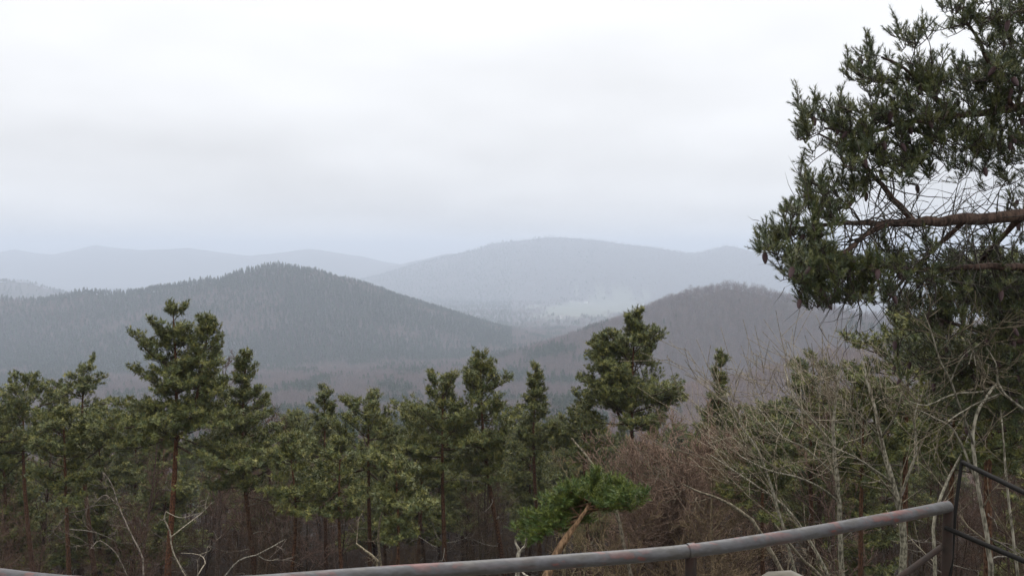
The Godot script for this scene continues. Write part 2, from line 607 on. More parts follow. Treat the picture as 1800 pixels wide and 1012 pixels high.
func bare_tree(called: String, label: String, where: Vector3, o: Dictionary, group := "") -> Node3D:
	var rng := RandomNumberGenerator.new()
	rng.seed = o.get("seed", 1)
	var root := thing(called, label, "bare tree", where, group)
	var H: float = o.h
	var trunk := Geo.new()
	var g := Geo.new()
	for stem in int(o.get("stems", 1)):
		trunk = Geo.new()
		var n := 10
		var pts := PackedVector3Array()
		var rad := PackedFloat32Array()
		var an := rng.randf() * TAU
		var lean := Vector2(cos(an), sin(an)) * rng.randf_range(0.05, o.get("spread", 0.12)) * H
		var wob := rng.randf_range(-.3, .3)
		var Hs := H * (1.0 if stem == 0 else rng.randf_range(0.7, 0.95))
		for k in n:
			var t := float(k) / (n - 1)
			pts.append(Vector3(lean.x * t + wob * sin(t * 5.0), Hs * 0.85 * t - 0.4 * (1.0 - t), lean.y * t + wob * sin(t * 4.0 + 2.0)))
			rad.append(0.0085 * Hs * pow(1.0 - t, 0.8) + 0.012)
		trunk.tube(pts, rad, 7, o.bark, (o.bark as Color).lerp(o.twig, 0.5))
		part("trunk" if stem == 0 else "stem", trunk.mesh(), M.bark, root)
		var cb: float = o.get("base", 0.3)
		var nb: int = o.get("boughs", 15)
		for k in nb:
			var t := cb + (1.0 - cb) * (k + rng.randf()) / nb
			var az := rng.randf() * TAU
			var el := deg_to_rad(rng.randf_range(o.get("el", 35.0) - 12, o.get("el", 35.0) + 25))
			var L: float = o.w * (1.15 - 0.75 * t) * rng.randf_range(0.7, 1.25)
			twigs(rng, g, on_line(pts, t), Vector3(cos(az) * cos(el), sin(el), sin(az) * cos(el)), L, 0.004 * H * (1.1 - t) + 0.008, int(o.get("deep", 3)), o)
	part("crown", g.mesh(), M.bark, root).set_meta("kind", "stuff")
	return root

# A tree whose main stems are given point by point: [x, y, width] in photograph pixels at a common distance, then twigs grown from them.
func stem_tree(called: String, label: String, depth: float, stems: Array, o: Dictionary) -> Node3D:
	var rng := RandomNumberGenerator.new()
	rng.seed = o.get("seed", 3)
	var first := at(stems[0][0][0], stems[0][0][1], depth)
	var foot := Vector3(first.x, height_at(first.x, first.z), first.z)
	var root := thing(called, label, o.get("category", "bare tree"), foot)
	var trunk := Geo.new()
	var g := Geo.new()
	for s in stems.size():
		var line: Array = stems[s]
		var pts := PackedVector3Array()
		var rad := PackedFloat32Array()
		var dz := rng.randf_range(-.09, .09) * depth if s > 0 else 0.0
		var low := -1
		if line[0][1] > 985 and o.get("rooted", true):
			var b := at(line[0][0], line[0][1], depth) - foot
			pts.append(Vector3(b.x * 0.25, -0.4, b.z))
			rad.append(line[0][2] / FOCAL * depth * 0.62)
			var on := b + (b - (at(line[1][0], line[1][1], depth) - foot)).normalized() * 0.8
			pts.append(on)
			rad.append(line[0][2] / FOCAL * depth * 0.53)
			low = 2
		for k in line.size():
			var t := k / maxf(1.0, line.size() - 1.0)
			pts.append(at(line[k][0], line[k][1], depth + dz * t) - foot)
			rad.append(line[k][2] / FOCAL * depth * 0.5)
		var fine := PackedVector3Array()
		var fr := PackedFloat32Array()
		for k in pts.size() - 1:
			for j in 3:
				var t := j / 3.0
				var q := pts[k].cubic_interpolate(pts[k + 1], pts[maxi(k - 1, 0)], pts[mini(k + 2, pts.size() - 1)], t)
				if k <= low:
					q = pts[k].lerp(pts[k + 1], t)
				fine.append(q + Vector3(rng.randf_range(-1, 1), rng.randf_range(-1, 1), rng.randf_range(-1, 1)) * rad[k] * 0.35)
				fr.append(lerpf(rad[k], rad[k + 1], t))
		fine.append(pts[pts.size() - 1])
		fr.append(rad[rad.size() - 1])
		var col: Color = o.bark
		trunk = Geo.new()
		trunk.tube(fine, fr, 7, col * rng.randf_range(0.8, 1.1), (o.get("tip", o.bark) as Color))
		part("trunk" if s == 0 else ("stem" if line[0][1] > 985 else "branch"), trunk.mesh(), M.bark, root)
		var nt := int(o.get("side", 6))
		for k in nt:
			var t := rng.randf_range(0.3, 1.0)
			var p := on_line(fine, t)
			if px_of(p + foot).y > 1080 or px_of(p + foot).y < o.get("roof", 0.0): continue
			var al := (on_line(fine, minf(t + 0.05, 1.0)) - on_line(fine, t - 0.05)).normalized()
			var e := al.rotated(al.cross(Vector3(rng.randf_range(-1, 1), rng.randf_range(-1, 1), rng.randf_range(-1, 1))).normalized(), deg_to_rad(rng.randf_range(25, 65)))
			e = (e + o.get("bias", Vector3.ZERO)).normalized()
			twigs(rng, g, p, e, o.get("reach", 1.2) * rng.randf_range(0.5, 1.2), fr[int(t * (fr.size() - 1))] * 0.5, int(o.get("deep", 2)), o)
	if g.v.size():
		part("twigs", g.mesh(), M.bark, root).set_meta("kind", "stuff")
	return root


# ------------------------------------------------------------------ the big pine at the right
func near_pine() -> void:
	var rng := RandomNumberGenerator.new()
	rng.seed = 41
	var D := 6.2
	var foot := at(2080, 400, D + 0.5)
	foot.y = height_at(foot.x, foot.z)
	var root := thing("overhanging_pine", "big old pine whose branches hang into the picture from the right", "pine tree", foot)
	var wood := Geo.new()
	var limbs := Geo.new()
	var leaf := Geo.new()
	var tp := PackedVector3Array()
	var tr := PackedFloat32Array()
	for k in 13:
		var t := k / 12.0
		tp.append(Vector3(0.25 * sin(t * 4.0), -0.4 + 18.5 * t, 0.2 * sin(t * 5.0 + 1)))
		tr.append(0.20 * (1.0 - 0.75 * t))
	wood.tube(tp, tr, 12, lin(0.085, 0.062, 0.050), lin(0.20, 0.095, 0.045))
	# limbs: [x, y, depth, width px]
	var bark := lin(0.115, 0.068, 0.050)
	var dead := lin(0.10, 0.085, 0.078)
	var main := [
		[[2070, 330, 6.7, 40], [1900, 368, 6.5, 32], [1800, 378, 6.4, 27], [1700, 385, 6.3, 23], [1610, 391, 6.2, 19], [1560, 393, 6.2, 15], [1500, 392, 6.1, 9], [1440, 397, 6.0, 6], [1395, 400, 6.0, 4]],
		[[1560, 393, 6.2, 13], [1525, 410, 6.1, 11], [1490, 440, 6.0, 9], [1450, 462, 5.9, 7], [1410, 470, 5.9, 5]],
		[[1610, 391, 6.2, 14], [1570, 350, 6.3, 11], [1530, 300, 6.3, 8], [1490, 262, 6.2, 6], [1440, 235, 6.2, 4]],
		[[2070, 120, 6.7, 34], [1900, 160, 6.6, 24], [1780, 190, 6.5, 18], [1680, 205, 6.4, 12], [1590, 215, 6.3, 9], [1520, 235, 6.3, 6], [1450, 225, 6.2, 4]],
		[[1680, 205, 6.4, 11], [1630, 160, 6.3, 8], [1590, 120, 6.3, 6], [1550, 100, 6.3, 4]],
		[[1780, 190, 6.5, 13], [1740, 110, 6.4, 9], [1715, 60, 6.4, 6], [1690, 25, 6.4, 4]],
		[[2070, 520, 6.9, 30], [1900, 490, 6.8, 22], [1790, 470, 6.6, 16], [1700, 470, 6.5, 12], [1620, 475, 6.4, 9], [1550, 470, 6.3, 7], [1480, 490, 6.2, 4]],
		[[1700, 385, 6.3, 11], [1640, 440, 6.5, 9], [1590, 490, 6.6, 7], [1560, 530, 6.6, 4]],
		[[1800, 378, 6.4, 13], [1760, 420, 6.7, 10], [1720, 470, 6.9, 8], [1700, 530, 6.9, 5], [1690, 590, 6.9, 3]],
		[[2070, -60, 6.6, 30], [1920, -20, 6.5, 20], [1830, 10, 6.5, 12], [1760, 30, 6.4, 8], [1710, 30, 6.4, 4]],
		[[2080, 800, 7.6, 26], [1960, 740, 7.6, 20], [1850, 700, 7.6, 14], [1760, 680, 7.6, 9], [1690, 655, 7.5, 5], [1630, 625, 7.4, 3]],
		[[2070, 700, 7.2, 26], [1920, 640, 7.1, 20], [1800, 600, 7.0, 14], [1720, 580, 6.9, 9], [1650, 560, 6.8, 5]],
	]
	var nodes := PackedVector3Array()
	for line in main:
		var pts := PackedVector3Array()
		var rad := PackedFloat32Array()
		for q in line:
			pts.append(at(q[0], q[1], q[2]) - foot)
			rad.append(q[3] / FOCAL * q[2] * 0.43)
		var fine := PackedVector3Array()
		var fr := PackedFloat32Array()
		for k in pts.size() - 1:
			for j in 4:
				var t := j / 4.0
				fine.append(pts[k].cubic_interpolate(pts[k + 1], pts[maxi(k - 1, 0)], pts[mini(k + 2, pts.size() - 1)], t) + Vector3(rng.randf_range(-1, 1), rng.randf_range(-1, 1), rng.randf_range(-1, 1)) * rad[k] * 0.25)
				fr.append(lerpf(rad[k], rad[k + 1], t) * rng.randf_range(0.92, 1.08))
		fine.append(pts[pts.size() - 1])
		fr.append(rad[rad.size() - 1])
		var arm := Geo.new()
		arm.tube(fine, fr, 8, bark, bark.lerp(dead, 0.6))
		part("branch", arm.mesh(), M.bark, root)
		for k in range(fine.size() / 4, fine.size()):
			nodes.append(fine[k])
	var stout := nodes.size()
	# sprays of needles: [x, y, half width, half height, depth, number]
	var sprays := [
		[1690, 30, 45, 32, 6.4, 12], [1760, 45, 60, 50, 6.4, 34], [1580, 80, 18, 30, 6.3, 4], [1622, 62, 18, 30, 6.3, 4], [1510, 120, 28, 28, 6.3, 8], [1545, 140, 40, 30, 6.3, 14],
		[1630, 150, 60, 40, 6.4, 30], [1730, 150, 80, 55, 6.5, 60], [1560, 205, 60, 40, 6.3, 34], [1660, 230, 80, 45, 6.4, 56], [1760, 250, 70, 50, 6.6, 50], [1430, 205, 22, 24, 6.2, 9],
		[1465, 215, 34, 28, 6.2, 15], [1415, 240, 16, 20, 6.2, 5], [1500, 265, 50, 36, 6.2, 28], [1580, 290, 60, 36, 6.3, 32], [1680, 300, 60, 24, 6.5, 9], [1780, 330, 40, 40, 6.7, 7],
		[1415, 330, 14, 26, 6.1, 6], [1450, 350, 26, 26, 6.1, 9], [1385, 375, 14, 16, 6.0, 4], [1430, 380, 40, 20, 6.0, 13], [1490, 345, 40, 30, 6.2, 13], [1350, 430, 18, 16, 6.0, 6], [1345, 440, 14, 10, 6.0, 4],
		[1375, 420, 16, 14, 6.0, 4], [1420, 430, 40, 22, 5.95, 18], [1400, 475, 34, 26, 5.9, 20], [1440, 480, 46, 30, 5.9, 26], [1500, 475, 60, 26, 6.0, 30], [1420, 510, 34, 22, 5.9, 12], [1460, 530, 36, 16, 5.95, 11],
		[1520, 520, 46, 24, 6.2, 18], [1570, 470, 46, 30, 6.3, 18], [1640, 490, 60, 36, 6.5, 14], [1720, 450, 60, 40, 6.7, 8], [1770, 500, 60, 50, 6.9, 36], [1700, 540, 60, 40, 6.9, 26], [1650, 560, 50, 30, 6.8, 16],
		[1770, 590, 60, 50, 7.1, 36], [1600, 440, 60, 24, 6.2, 4], [1780, 390, 40, 30, 6.7, 3], [1860, 200, 70, 180, 6.7, 60], [1870, 480, 70, 120, 7.0, 40], [1870, 20, 80, 60, 6.6, 40], [1790, 100, 50, 60, 6.6, 30],
		[1620, 620, 50, 36, 7.4, 26], [1680, 660, 60, 40, 7.6, 36], [1750, 650, 70, 50, 7.5, 60], [1790, 540, 50, 60, 7.1, 46], [1730, 720, 60, 40, 7.7, 34], [1800, 720, 60, 50, 7.6, 50], [1600, 540, 40, 26, 7.0, 14], [1670, 500, 50, 30, 6.9, 20],
		[1900, -160, 160, 110, 6.8, 70], [2050, -60, 120, 130, 7.2, 60], [2000, 350, 120, 220, 7.6, 70], [1980, 700, 120, 120, 7.8, 50],
	]
	var wants := []
	for q in sprays:
		for k in int(q[5] * (1.7 if q[0] < 1830 else 0.8)):
			var x: float = q[0] + rng.randfn(0.0, 0.55) * q[2]
			var y: float = q[1] + rng.randfn(0.0, 0.55) * q[3]
			wants.append(at(x, y, q[4] + rng.randfn(0.0, 0.22)) - foot)
	var start := at(1900, 330, 6.5) - foot
	wants.sort_custom(func(a, b): return a.distance_squared_to(start) < b.distance_squared_to(start))
	var tips := []
	for w: Vector3 in wants:
		var best := 1e9
		var from := Vector3.ZERO
		for q in nodes:
			var e := q.distance_squared_to(w)
			if q.x < w.x - 0.02: e *= 2.2              # twigs grow outwards from the trunk
			if e < best:
				best = e
				from = q
		var gap := from.distance_to(w)
		var mid := from.lerp(w, 0.5) + Vector3(rng.randf_range(-.12, .12), -0.10 * gap + rng.randf_range(-.1, .1) * gap, rng.randf_range(-.12, .12)) * minf(1.0, gap * 2.0)
		var pts := PackedVector3Array()
		var rad := PackedFloat32Array()
		var k := maxi(4, int(gap / 0.08))
		for j in k + 1:
			var t := float(j) / k
			pts.append(from.lerp(mid, t).lerp(mid.lerp(w, t), t) + Vector3(rng.randf_range(-1, 1), rng.randf_range(-1, 1), rng.randf_range(-1, 1)) * 0.006)
			rad.append(lerpf(0.0035 + 0.006 * minf(gap, 1.2), 0.0028, t))
		limbs.tube(pts, rad, 4, bark.lerp(dead, rng.randf_range(0.4, 1.0)), bark.lerp(dead, 0.8))
		for j in range(1, pts.size()):
			nodes.append(pts[j])
		tips.append([w, (pts[k] - pts[k - 1]).normalized()])
	for tp2 in tips:
		var w: Vector3 = tp2[0]
		var d: Vector3 = tp2[1]
		var up := (d * 0.6 + Vector3(0, 0.75, 0)).normalized()
		near_shoot(rng, leaf, w, up, rng.randf_range(0.9, 1.2))
		if rng.randf() < 0.16:
			# an upright candle: needles all along a young shoot
			var c := (Vector3(rng.randf_range(-.35, .2), 1, rng.randf_range(-.2, .2))).normalized()
			var tall := rng.randf_range(0.10, 0.20)
			limbs.tube(PackedVector3Array([w, w + c * tall]), PackedFloat32Array([0.0042, 0.0026]), 5, dead, dead)
			for j in 6:
				near_shoot(rng, leaf, w + c * tall * j / 6.0, c + Vector3(rng.randf_range(-.5, .5), 0, rng.randf_range(-.5, .5)), rng.randf_range(1.0, 1.3))
		for j in rng.randi_range(3, 7):
			var e := (up + Vector3(rng.randf_range(-.95, .95), rng.randf_range(-.35, .5), rng.randf_range(-.95, .95))).normalized()
			var l := rng.randf_range(0.03, 0.12)
			var q := w - d * rng.randf_range(0.0, 0.10)
			limbs.tube(PackedVector3Array([q, q + e * l]), PackedFloat32Array([0.0032, 0.0022]), 3, dead, dead)
			near_shoot(rng, leaf, q + e * l * 0.6, e, rng.randf_range(0.75, 1.15))
	# bare dangling twigs under the main limb
	for k in 700:
		var q := nodes[rng.randi() % stout]
		var p := px_of(q + foot)
		if p.y < 280 or p.y > 520 or p.x < 1480: continue
		snag(rng, limbs, q, Vector3(rng.randf_range(-.9, .6), rng.randf_range(-1, .9), rng.randf_range(-.4, .4)).normalized(), rng.randf_range(0.25, 0.75), 0.0060, rng.randf_range(0.25, 0.6))
	part("trunk", wood.mesh(), M.bark, root)
	part("twigs", limbs.mesh(), M.bark, root).set_meta("kind", "stuff")
	part("crown", leaf.mesh(), M.near_needle, root).set_meta("kind", "stuff")
	# cones hanging at the shoots
	var cone := cone_mesh()
	for k in range(0, tips.size(), 10):
		var c := part("pine_cone", cone, M.cone, root)
		var w: Vector3 = tips[k][0]
		c.transform = Transform3D(facing(Vector3(rng.randf_range(-.6, .6), -1, rng.randf_range(-.5, .5)), rng.randf() * TAU, rng.randf_range(1.0, 1.35)), w)
	print("near pine ", leaf.v.size() / 3, " needles ", limbs.i.size() / 3)

func near_shoot(rng: RandomNumberGenerator, leaf: Geo, p: Vector3, dir: Vector3, s: float) -> void:
	var k := rng.randi() % near_tufts.size()
	leaf.v.append_array(Transform3D(facing(dir, rng.randf() * TAU, s), p) * (near_tufts[k] as PackedVector3Array))
	leaf.c.append_array(near_tints[k][rng.randi() % 5])

func cone_mesh() -> ArrayMesh:
	# a closed pine cone: rows of scales that stand a little proud
	var g := Geo.new()
	var pts := PackedVector3Array()
	var rad := PackedFloat32Array()
	for k in 15:
		var t := k / 14.0
		pts.append(Vector3(0, t * 0.062, 0))
		rad.append(0.0185 * sqrt(maxf(0.0, sin(PI * (0.06 + 0.92 * t)))) * (1.0 - 0.35 * t) * (1.0 if k % 2 else 0.84) + 0.001)
	g.tube(pts, rad, 9, lin(0.075, 0.042, 0.038), lin(0.055, 0.032, 0.034))
	return g.mesh()


# ------------------------------------------------------------------ railing and rock
func rail_pipe(pts: PackedVector3Array, r: float, sides := 14) -> ArrayMesh:
	var rad := PackedFloat32Array()
	for k in pts.size():
		rad.append(r)
	var g := Geo.new()
	g.tube(pts, rad, sides, Color.WHITE, Color.WHITE)
	g.cap(true, sides, (pts[-1] - pts[-2]).normalized(), Color.WHITE)
	return g.mesh()

func make_railing() -> void:
	var drop := 0.90
	var root := thing("pipe_railing", "weathered grey pipe railing with flaking red paint along the ledge", "railing", Vector3(0.5, 0, -2.3))
	var o := root.position
	var run := PackedVector3Array()
	# photograph pixels of the pipe's axis; its height over the ledge is even, so each fixes a distance
	for q in [[-160, 985], [-60, 1004], [0, 1012], [110, 1024], [260, 1030], [420, 1026], [560, 1016], [700, 1006], [850, 997], [1000, 986], [1120, 977], [1215, 968], [1320, 953], [1420, 937], [1520, 919], [1600, 904], [1668, 890]]:
		var e := at(q[0], q[1], 1.0) - EYE
		run.append(EYE + e * (drop / -e.y) - o)
	var fine := PackedVector3Array()
	for k in run.size() - 1:
		for j in 3:
			fine.append(run[k].cubic_interpolate(run[k + 1], run[maxi(k - 1, 0)], run[mini(k + 2, run.size() - 1)], j / 3.0))
	fine.append(run[run.size() - 1])
	part("top_rail", rail_pipe(fine, 0.0205), M.rail, root)
	# sleeve at the joint over the middle post
	var j0 := run[11]
	var dj := (run[12] - run[10]).normalized()
	var s := part("sleeve", rail_pipe(PackedVector3Array([j0 - dj * 0.012, j0 - dj * 0.010, j0 + dj * 0.010, j0 + dj * 0.012]), 0.0232), M.rail, root)
	s.name = "sleeve"
	for q in [j0, run[16], run[3]]:
		part("post", rail_pipe(PackedVector3Array([q - Vector3(0, 0.012, 0), Vector3(q.x, 0.4, q.z), Vector3(q.x, -0.12, q.z)]), 0.017), M.post, root)
	# the stretch that comes back along the right side: thin dark bars
	var corner := run[16] + o
	var p1 := at(1692, 812, 2.9) - o
	var p2 := at(1806, 868, 2.55) - o
	var p3 := at(1900, 916, 2.3) - o
	part("side_bar", rail_pipe(PackedVector3Array([p1, p2, p3]), 0.0085), M.iron, root)
	p1 = at(1664, 928, 2.82) - o
	p2 = at(1806, 988, 2.5) - o
	p3 = at(1900, 1028, 2.3) - o
	part("side_bar", rail_pipe(PackedVector3Array([p1, p2, p3]), 0.0085), M.iron, root)
	part("corner_stanchion", rail_pipe(PackedVector3Array([at(1692, 808, 2.9) - o, at(1680, 900, 2.86) - o, at(1672, 1010, 2.82) - o, at(1668, 1200, 2.75) - o]), 0.006), M.iron, root)
	part("brace", rail_pipe(PackedVector3Array([at(1655, 962, 2.83) - o, at(1580, 1016, 2.72) - o, at(1470, 1110, 2.6) - o]), 0.010), M.post, root)

func make_ledge() -> void:
	# sandstone outcrop that carries the railing; its rim rises unevenly in front
	var g := Geo.new()
	var rng := RandomNumberGenerator.new()
	rng.seed = 9
	var f := FastNoiseLite.new()
	f.seed = 12
	f.frequency = 0.9
	f.fractal_octaves = 5
	var na := 240
	var rings := [0.0, 0.2, 0.4, 0.55, 0.68, 0.78, 0.86, 0.91, 0.95, 0.98, 1.0, 1.015, 1.03, 1.06, 1.07, 1.12, 1.14, 1.2, 1.3]
	for a in na:
		var an := TAU * a / na
		var dir := Vector3(sin(an), 0, -cos(an))
		var front := clampf(-dir.z, 0.0, 1.0)
		var R := 3.72 + 0.35 * f.get_noise_2d(sin(an) * 2.0, cos(an) * 2.0)
		# two lobes reach further out at the right
		R += 0.52 * exp(-pow((an - 0.345) / 0.085, 2.0)) + 0.72 * exp(-pow((an - 0.545) / 0.05, 2.0))
		if dir.z > -0.2: R += 2.5
		for k in rings.size():
			var q: float = rings[k]
			var p := dir * R * q
			var y := 0.05 * f.get_noise_2d(p.x * 1.5, p.z * 1.5) + 0.02 * f.get_noise_2d(p.x * 6.0, p.z * 6.0)
			if q > 0.6: y += 0.05 * smoothstep(0.6, 0.95, q) * (exp(-pow((an - 0.345) / 0.085, 2.0)) + 1.5 * exp(-pow((an - 0.545) / 0.05, 2.0)))
			if k >= 10:
				var drop := [0.0, 0.12, 0.5, 0.62, 1.4, 1.6, 3.2, 6.5, 12.0][k - 10] as float
				y -= drop
				p += dir * 0.12 * f.get_noise_3d(p.x * 1.2, y * 2.5, p.z * 1.2)
			g.v.append(p + Vector3(0, y, 0))
	var m := rings.size()
	for a in na:
		var b := (a + 1) % na
		for k in m - 1:
			g.i.append(a * m + k); g.i.append(a * m + k + 1); g.i.append(b * m + k)
			g.i.append(a * m + k + 1); g.i.append(b * m + k + 1); g.i.append(b * m + k)
	var st := SurfaceTool.new()
	st.create_from(g.mesh(), 0)
	st.generate_normals()
	var root := thing("sandstone_ledge", "pale sandstone outcrop under the railing, its rim at the lower edge", "rock")
	part("outcrop", st.commit(), M.stone, root)


# ------------------------------------------------------------------ village
func make_village() -> void:
	var spots := [[985, 562, 1], [996, 560, 0], [1018, 534, 0], [1030, 533, 1], [1004, 531, 0]]
	var words := ["white farmhouse alone at the near edge of the pale valley field", "small white barn beside the farmhouse in the valley", "white house standing between two others among the far meadows", "right hand white house among the far meadows", "white house farthest left among the far meadows"]
	for k in spots.size():
		var e := at(spots[k][0], spots[k][1], 1.0) - EYE
		# march the line of sight down to the terrain
		var t := 700.0
		while t < 6000.0 and EYE.y + e.y * t > ground(e.x * t, e.z * t):
			t += 20.0
		var p := EYE + e * t
		var s := 1.5 if spots[k][2] else 1.1
		house(words[k], Vector3(p.x, ground(p.x, p.z), p.z), s, 0.4 + k * 0.7)

func house(label: String, where: Vector3, s: float, turn: float) -> void:
	var root := thing("farmhouse", label, "house", where, "houses in the valley")
	root.rotation.y = turn
	root.scale = Vector3(s, s, s)
	var w := BoxMesh.new()
	w.size = Vector3(13, 7, 9)
	part("wall", w, M.plaster, root).position = Vector3(0, 2.5, 0)
	var r := PrismMesh.new()
	r.size = Vector3(10.4, 4.6, 14.2)
	var ro := part("roof", r, M.tile, root)
	ro.position = Vector3(0, 8.3, 0)
	ro.rotation.y = PI / 2
	for x in [-4.0, 0.0, 4.0]:
		for z in [-4.53, 4.53]:
			var b := BoxMesh.new()
			b.size = Vector3(1.1, 1.5, 0.08)
			part("window", b, M.pane, root).position = Vector3(x, 3.2, z)


# ------------------------------------------------------------------ materials
func make_materials() -> void:
	var grain := noise_tex(256, 0.03, [[0.0, Color(0.28, 0.27, 0.25)], [0.35, Color(0.55, 0.54, 0.51)], [0.6, Color(0.90, 0.89, 0.87)], [1.0, Color(1, 1, 1)]], 6, 3)
	var m := plain(0.92)
	m.albedo_texture = grain
	m.uv1_triplanar = true
	m.uv1_scale = Vector3(3.0, 1.2, 3.0)
	m.metallic_specular = 0.35
	M.bark = m
	m = plain(0.62)
	m.metallic_specular = 0.4
	m.backlight = Color(0.22, 0.22, 0.22)
	M.needle = m
	m = plain(0.55)
	m.metallic_specular = 0.45
	m.backlight = Color(0.15, 0.15, 0.15)
	M.near_needle = m
	M.far_twig = plain(0.95)
	M.far_needle = plain(0.9)
	m = plain(0.8)
	M.cone = m
	m = plain(1.0)
	m.albedo_texture = noise_tex(512, 0.02, [[0.0, Color(0.55, 0.52, 0.50)], [0.45, Color(0.85, 0.83, 0.80)], [1.0, Color(1, 1, 1)]], 6, 8)
	m.uv1_triplanar = true
	m.uv1_world_triplanar = true
	m.uv1_scale = Vector3(0.12, 0.12, 0.12)
	M.earth = m
	# weathered pipe: grey film over dark metal, with red lead showing in patches
	m = plain(0.5, false)
	m.albedo_texture = noise_tex(512, 0.012, [[0.0, lin(0.12, 0.03, 0.022).linear_to_srgb()], [0.28, lin(0.09, 0.028, 0.022).linear_to_srgb()], [0.31, lin(0.035, 0.03, 0.03).linear_to_srgb()], [0.5, lin(0.060, 0.059, 0.062).linear_to_srgb()], [0.72, lin(0.038, 0.034, 0.030).linear_to_srgb()], [1.0, lin(0.055, 0.048, 0.034).linear_to_srgb()]], 5, 21)
	m.uv1_triplanar = true
	m.uv1_scale = Vector3(1.1, 2.5, 2.5)
	m.metallic_specular = 0.5
	m.normal_enabled = true
	var nt := noise_tex(256, 0.05, [[0.0, Color.BLACK], [1.0, Color.WHITE]], 4, 31)
	nt.as_normal_map = true
	nt.bump_strength = 3.0
	nt.color_ramp = null
	m.normal_texture = nt
	m.normal_scale = 0.5
	M.rail = m
	m = plain(0.75, false)
	m.albedo_texture = noise_tex(256, 0.02, [[0.0, lin(0.03, 0.016, 0.013).linear_to_srgb()], [0.5, lin(0.034, 0.025, 0.02).linear_to_srgb()], [1.0, lin(0.02, 0.017, 0.016).linear_to_srgb()]], 5, 22)
	m.uv1_triplanar = true
	m.uv1_scale = Vector3(3, 3, 3)
	m.metallic_specular = 0.25
	M.post = m
	m = plain(0.7, false)
	m.albedo_color = lin(0.010, 0.009, 0.008).linear_to_srgb()
	m.metallic_specular = 0.2
	M.iron = m
	m = plain(0.95, false)
	m.albedo_texture = noise_tex(512, 0.012, [[0.0, lin(0.060, 0.051, 0.036).linear_to_srgb()], [0.4, lin(0.102, 0.090, 0.069).linear_to_srgb()], [0.6, lin(0.144, 0.132, 0.108).linear_to_srgb()], [1.0, lin(0.180, 0.174, 0.156).linear_to_srgb()]], 6, 23)
	m.uv1_triplanar = true
	m.uv1_scale = Vector3(0.6, 0.9, 0.6)
	M.stone = m
	m = plain(0.9, false)
	m.albedo_color = lin(0.75, 0.74, 0.70).linear_to_srgb()
	M.plaster = m
	m = plain(0.8, false)
	m.albedo_color = lin(0.30, 0.27, 0.26).linear_to_srgb()
	M.tile = m
	m = plain(0.2, false)
	m.albedo_color = lin(0.03, 0.035, 0.04).linear_to_srgb()
	M.pane = m


# ------------------------------------------------------------------ sky and camera
func make_sky() -> Sky:
	# an overcast sky: brighter towards the zenith as such skies are, with soft grey cloud streaks all round
	var w := 1024
	var h := 512
	var im := Image.create(w, h, false, Image.FORMAT_RGBF)
	var f := FastNoiseLite.new()
	f.seed = 4
	f.frequency = 1.3
	f.fractal_octaves = 5
	for y in h:
		var el := PI / 2 - PI * (y + 0.5) / h
		var up := maxf(sin(el), 0.0)
		var lum := 0.645 + 1.40 * pow(up, 1.5)
		for x in w:
			var a := TAU * (x + 0.5) / w
			var d := Vector3(sin(a) * cos(el), sin(el), cos(a) * cos(el))
			var q := d / (absf(d.y) + 0.22)
			var c := f.get_noise_3d(q.x * 0.55, q.y * 2.0, q.z * 0.55)
			var l := lum * (1.0 + 0.17 * c)
			im.set_pixel(x, y, Color(l * 0.977, l * 0.99, l * 1.02))
	var p := PanoramaSkyMaterial.new()
	p.panorama = ImageTexture.create_from_image(im)
	var s := Sky.new()
	s.sky_material = p
	return s


func _ready() -> void:
	var cam := Camera3D.new()
	cam.name = "camera"
	cam.position = EYE
	cam.basis = cam_basis
	cam.fov = rad_to_deg(2.0 * atan(506.0 / FOCAL))
	cam.near = 0.05
	cam.far = 30000.0
	add_child(cam)
	var env := Environment.new()
	env.background_mode = Environment.BG_SKY
	env.sky = make_sky()
	env.tonemap_mode = Environment.TONE_MAPPER_LINEAR
	env.tonemap_exposure = 1.3
	env.fog_enabled = true
	env.fog_density = 0.00023
	env.fog_light_color = Color(0.90, 0.94, 1.0)
	env.sdfgi_enabled = true
	env.ssao_enabled = true
	env.ssil_enabled = true
	var we := WorldEnvironment.new()
	we.name = "environment"
	we.environment = env
	add_child(we)
	var sun := DirectionalLight3D.new()
	sun.name = "sun"
	sun.light_energy = 0.45
	sun.light_angular_distance = 40.0
	sun.light_color = Color(1.0, 0.98, 0.95)
	sun.shadow_enabled = true
	sun.rotation = Vector3(deg_to_rad(-48), deg_to_rad(172), 0)   # high, a little ahead of the viewer
	add_child(sun)

	NZ.seed = 6
	NZ.frequency = 0.0022
	NZ.fractal_octaves = 5
	var t0 := Time.get_ticks_msec()
	make_materials()
	make_terrain()
	print("terrain ", Time.get_ticks_msec() - t0)
	make_ledge()
	make_far_woods()
	print("woods ", Time.get_ticks_msec() - t0)
	make_tufts()
	make_front_pines()
	print("front ", Time.get_ticks_msec() - t0)
	make_front_bare()
	print("bare ", Time.get_ticks_msec() - t0)
	make_fill()
	print("fill ", Time.get_ticks_msec() - t0)
	make_undergrowth()
	near_pine()
	make_railing()
	make_village()
	print("all ", Time.get_ticks_msec() - t0)


# where a trunk stands whose top shows at photograph pixel (x, y) at that distance; returns [foot, height]
func stand(x: float, y: float, depth: float) -> Array:
	var p := at(x, y, depth)
	var g := height_at(p.x, p.z)
	return [Vector3(p.x, g, p.z), p.y - g]

func front_pine(label: String, x: float, y: float, depth: float, half: float, bottom: float, o: Dictionary) -> void:
	var s := stand(x, y, depth)
	o.h = s[1]
	o.w = half / FOCAL * depth * 1.18
	if not o.has("base"):
		o.base = clampf(1.0 - (bottom - y) / FOCAL * depth / s[1], 0.15, 0.9)
	if o.has("lean"):
		s[0] -= Vector3(o.lean.x, 0, o.lean.y)
	pine("front_pine", label, s[0], o, "pines in front of the valley")

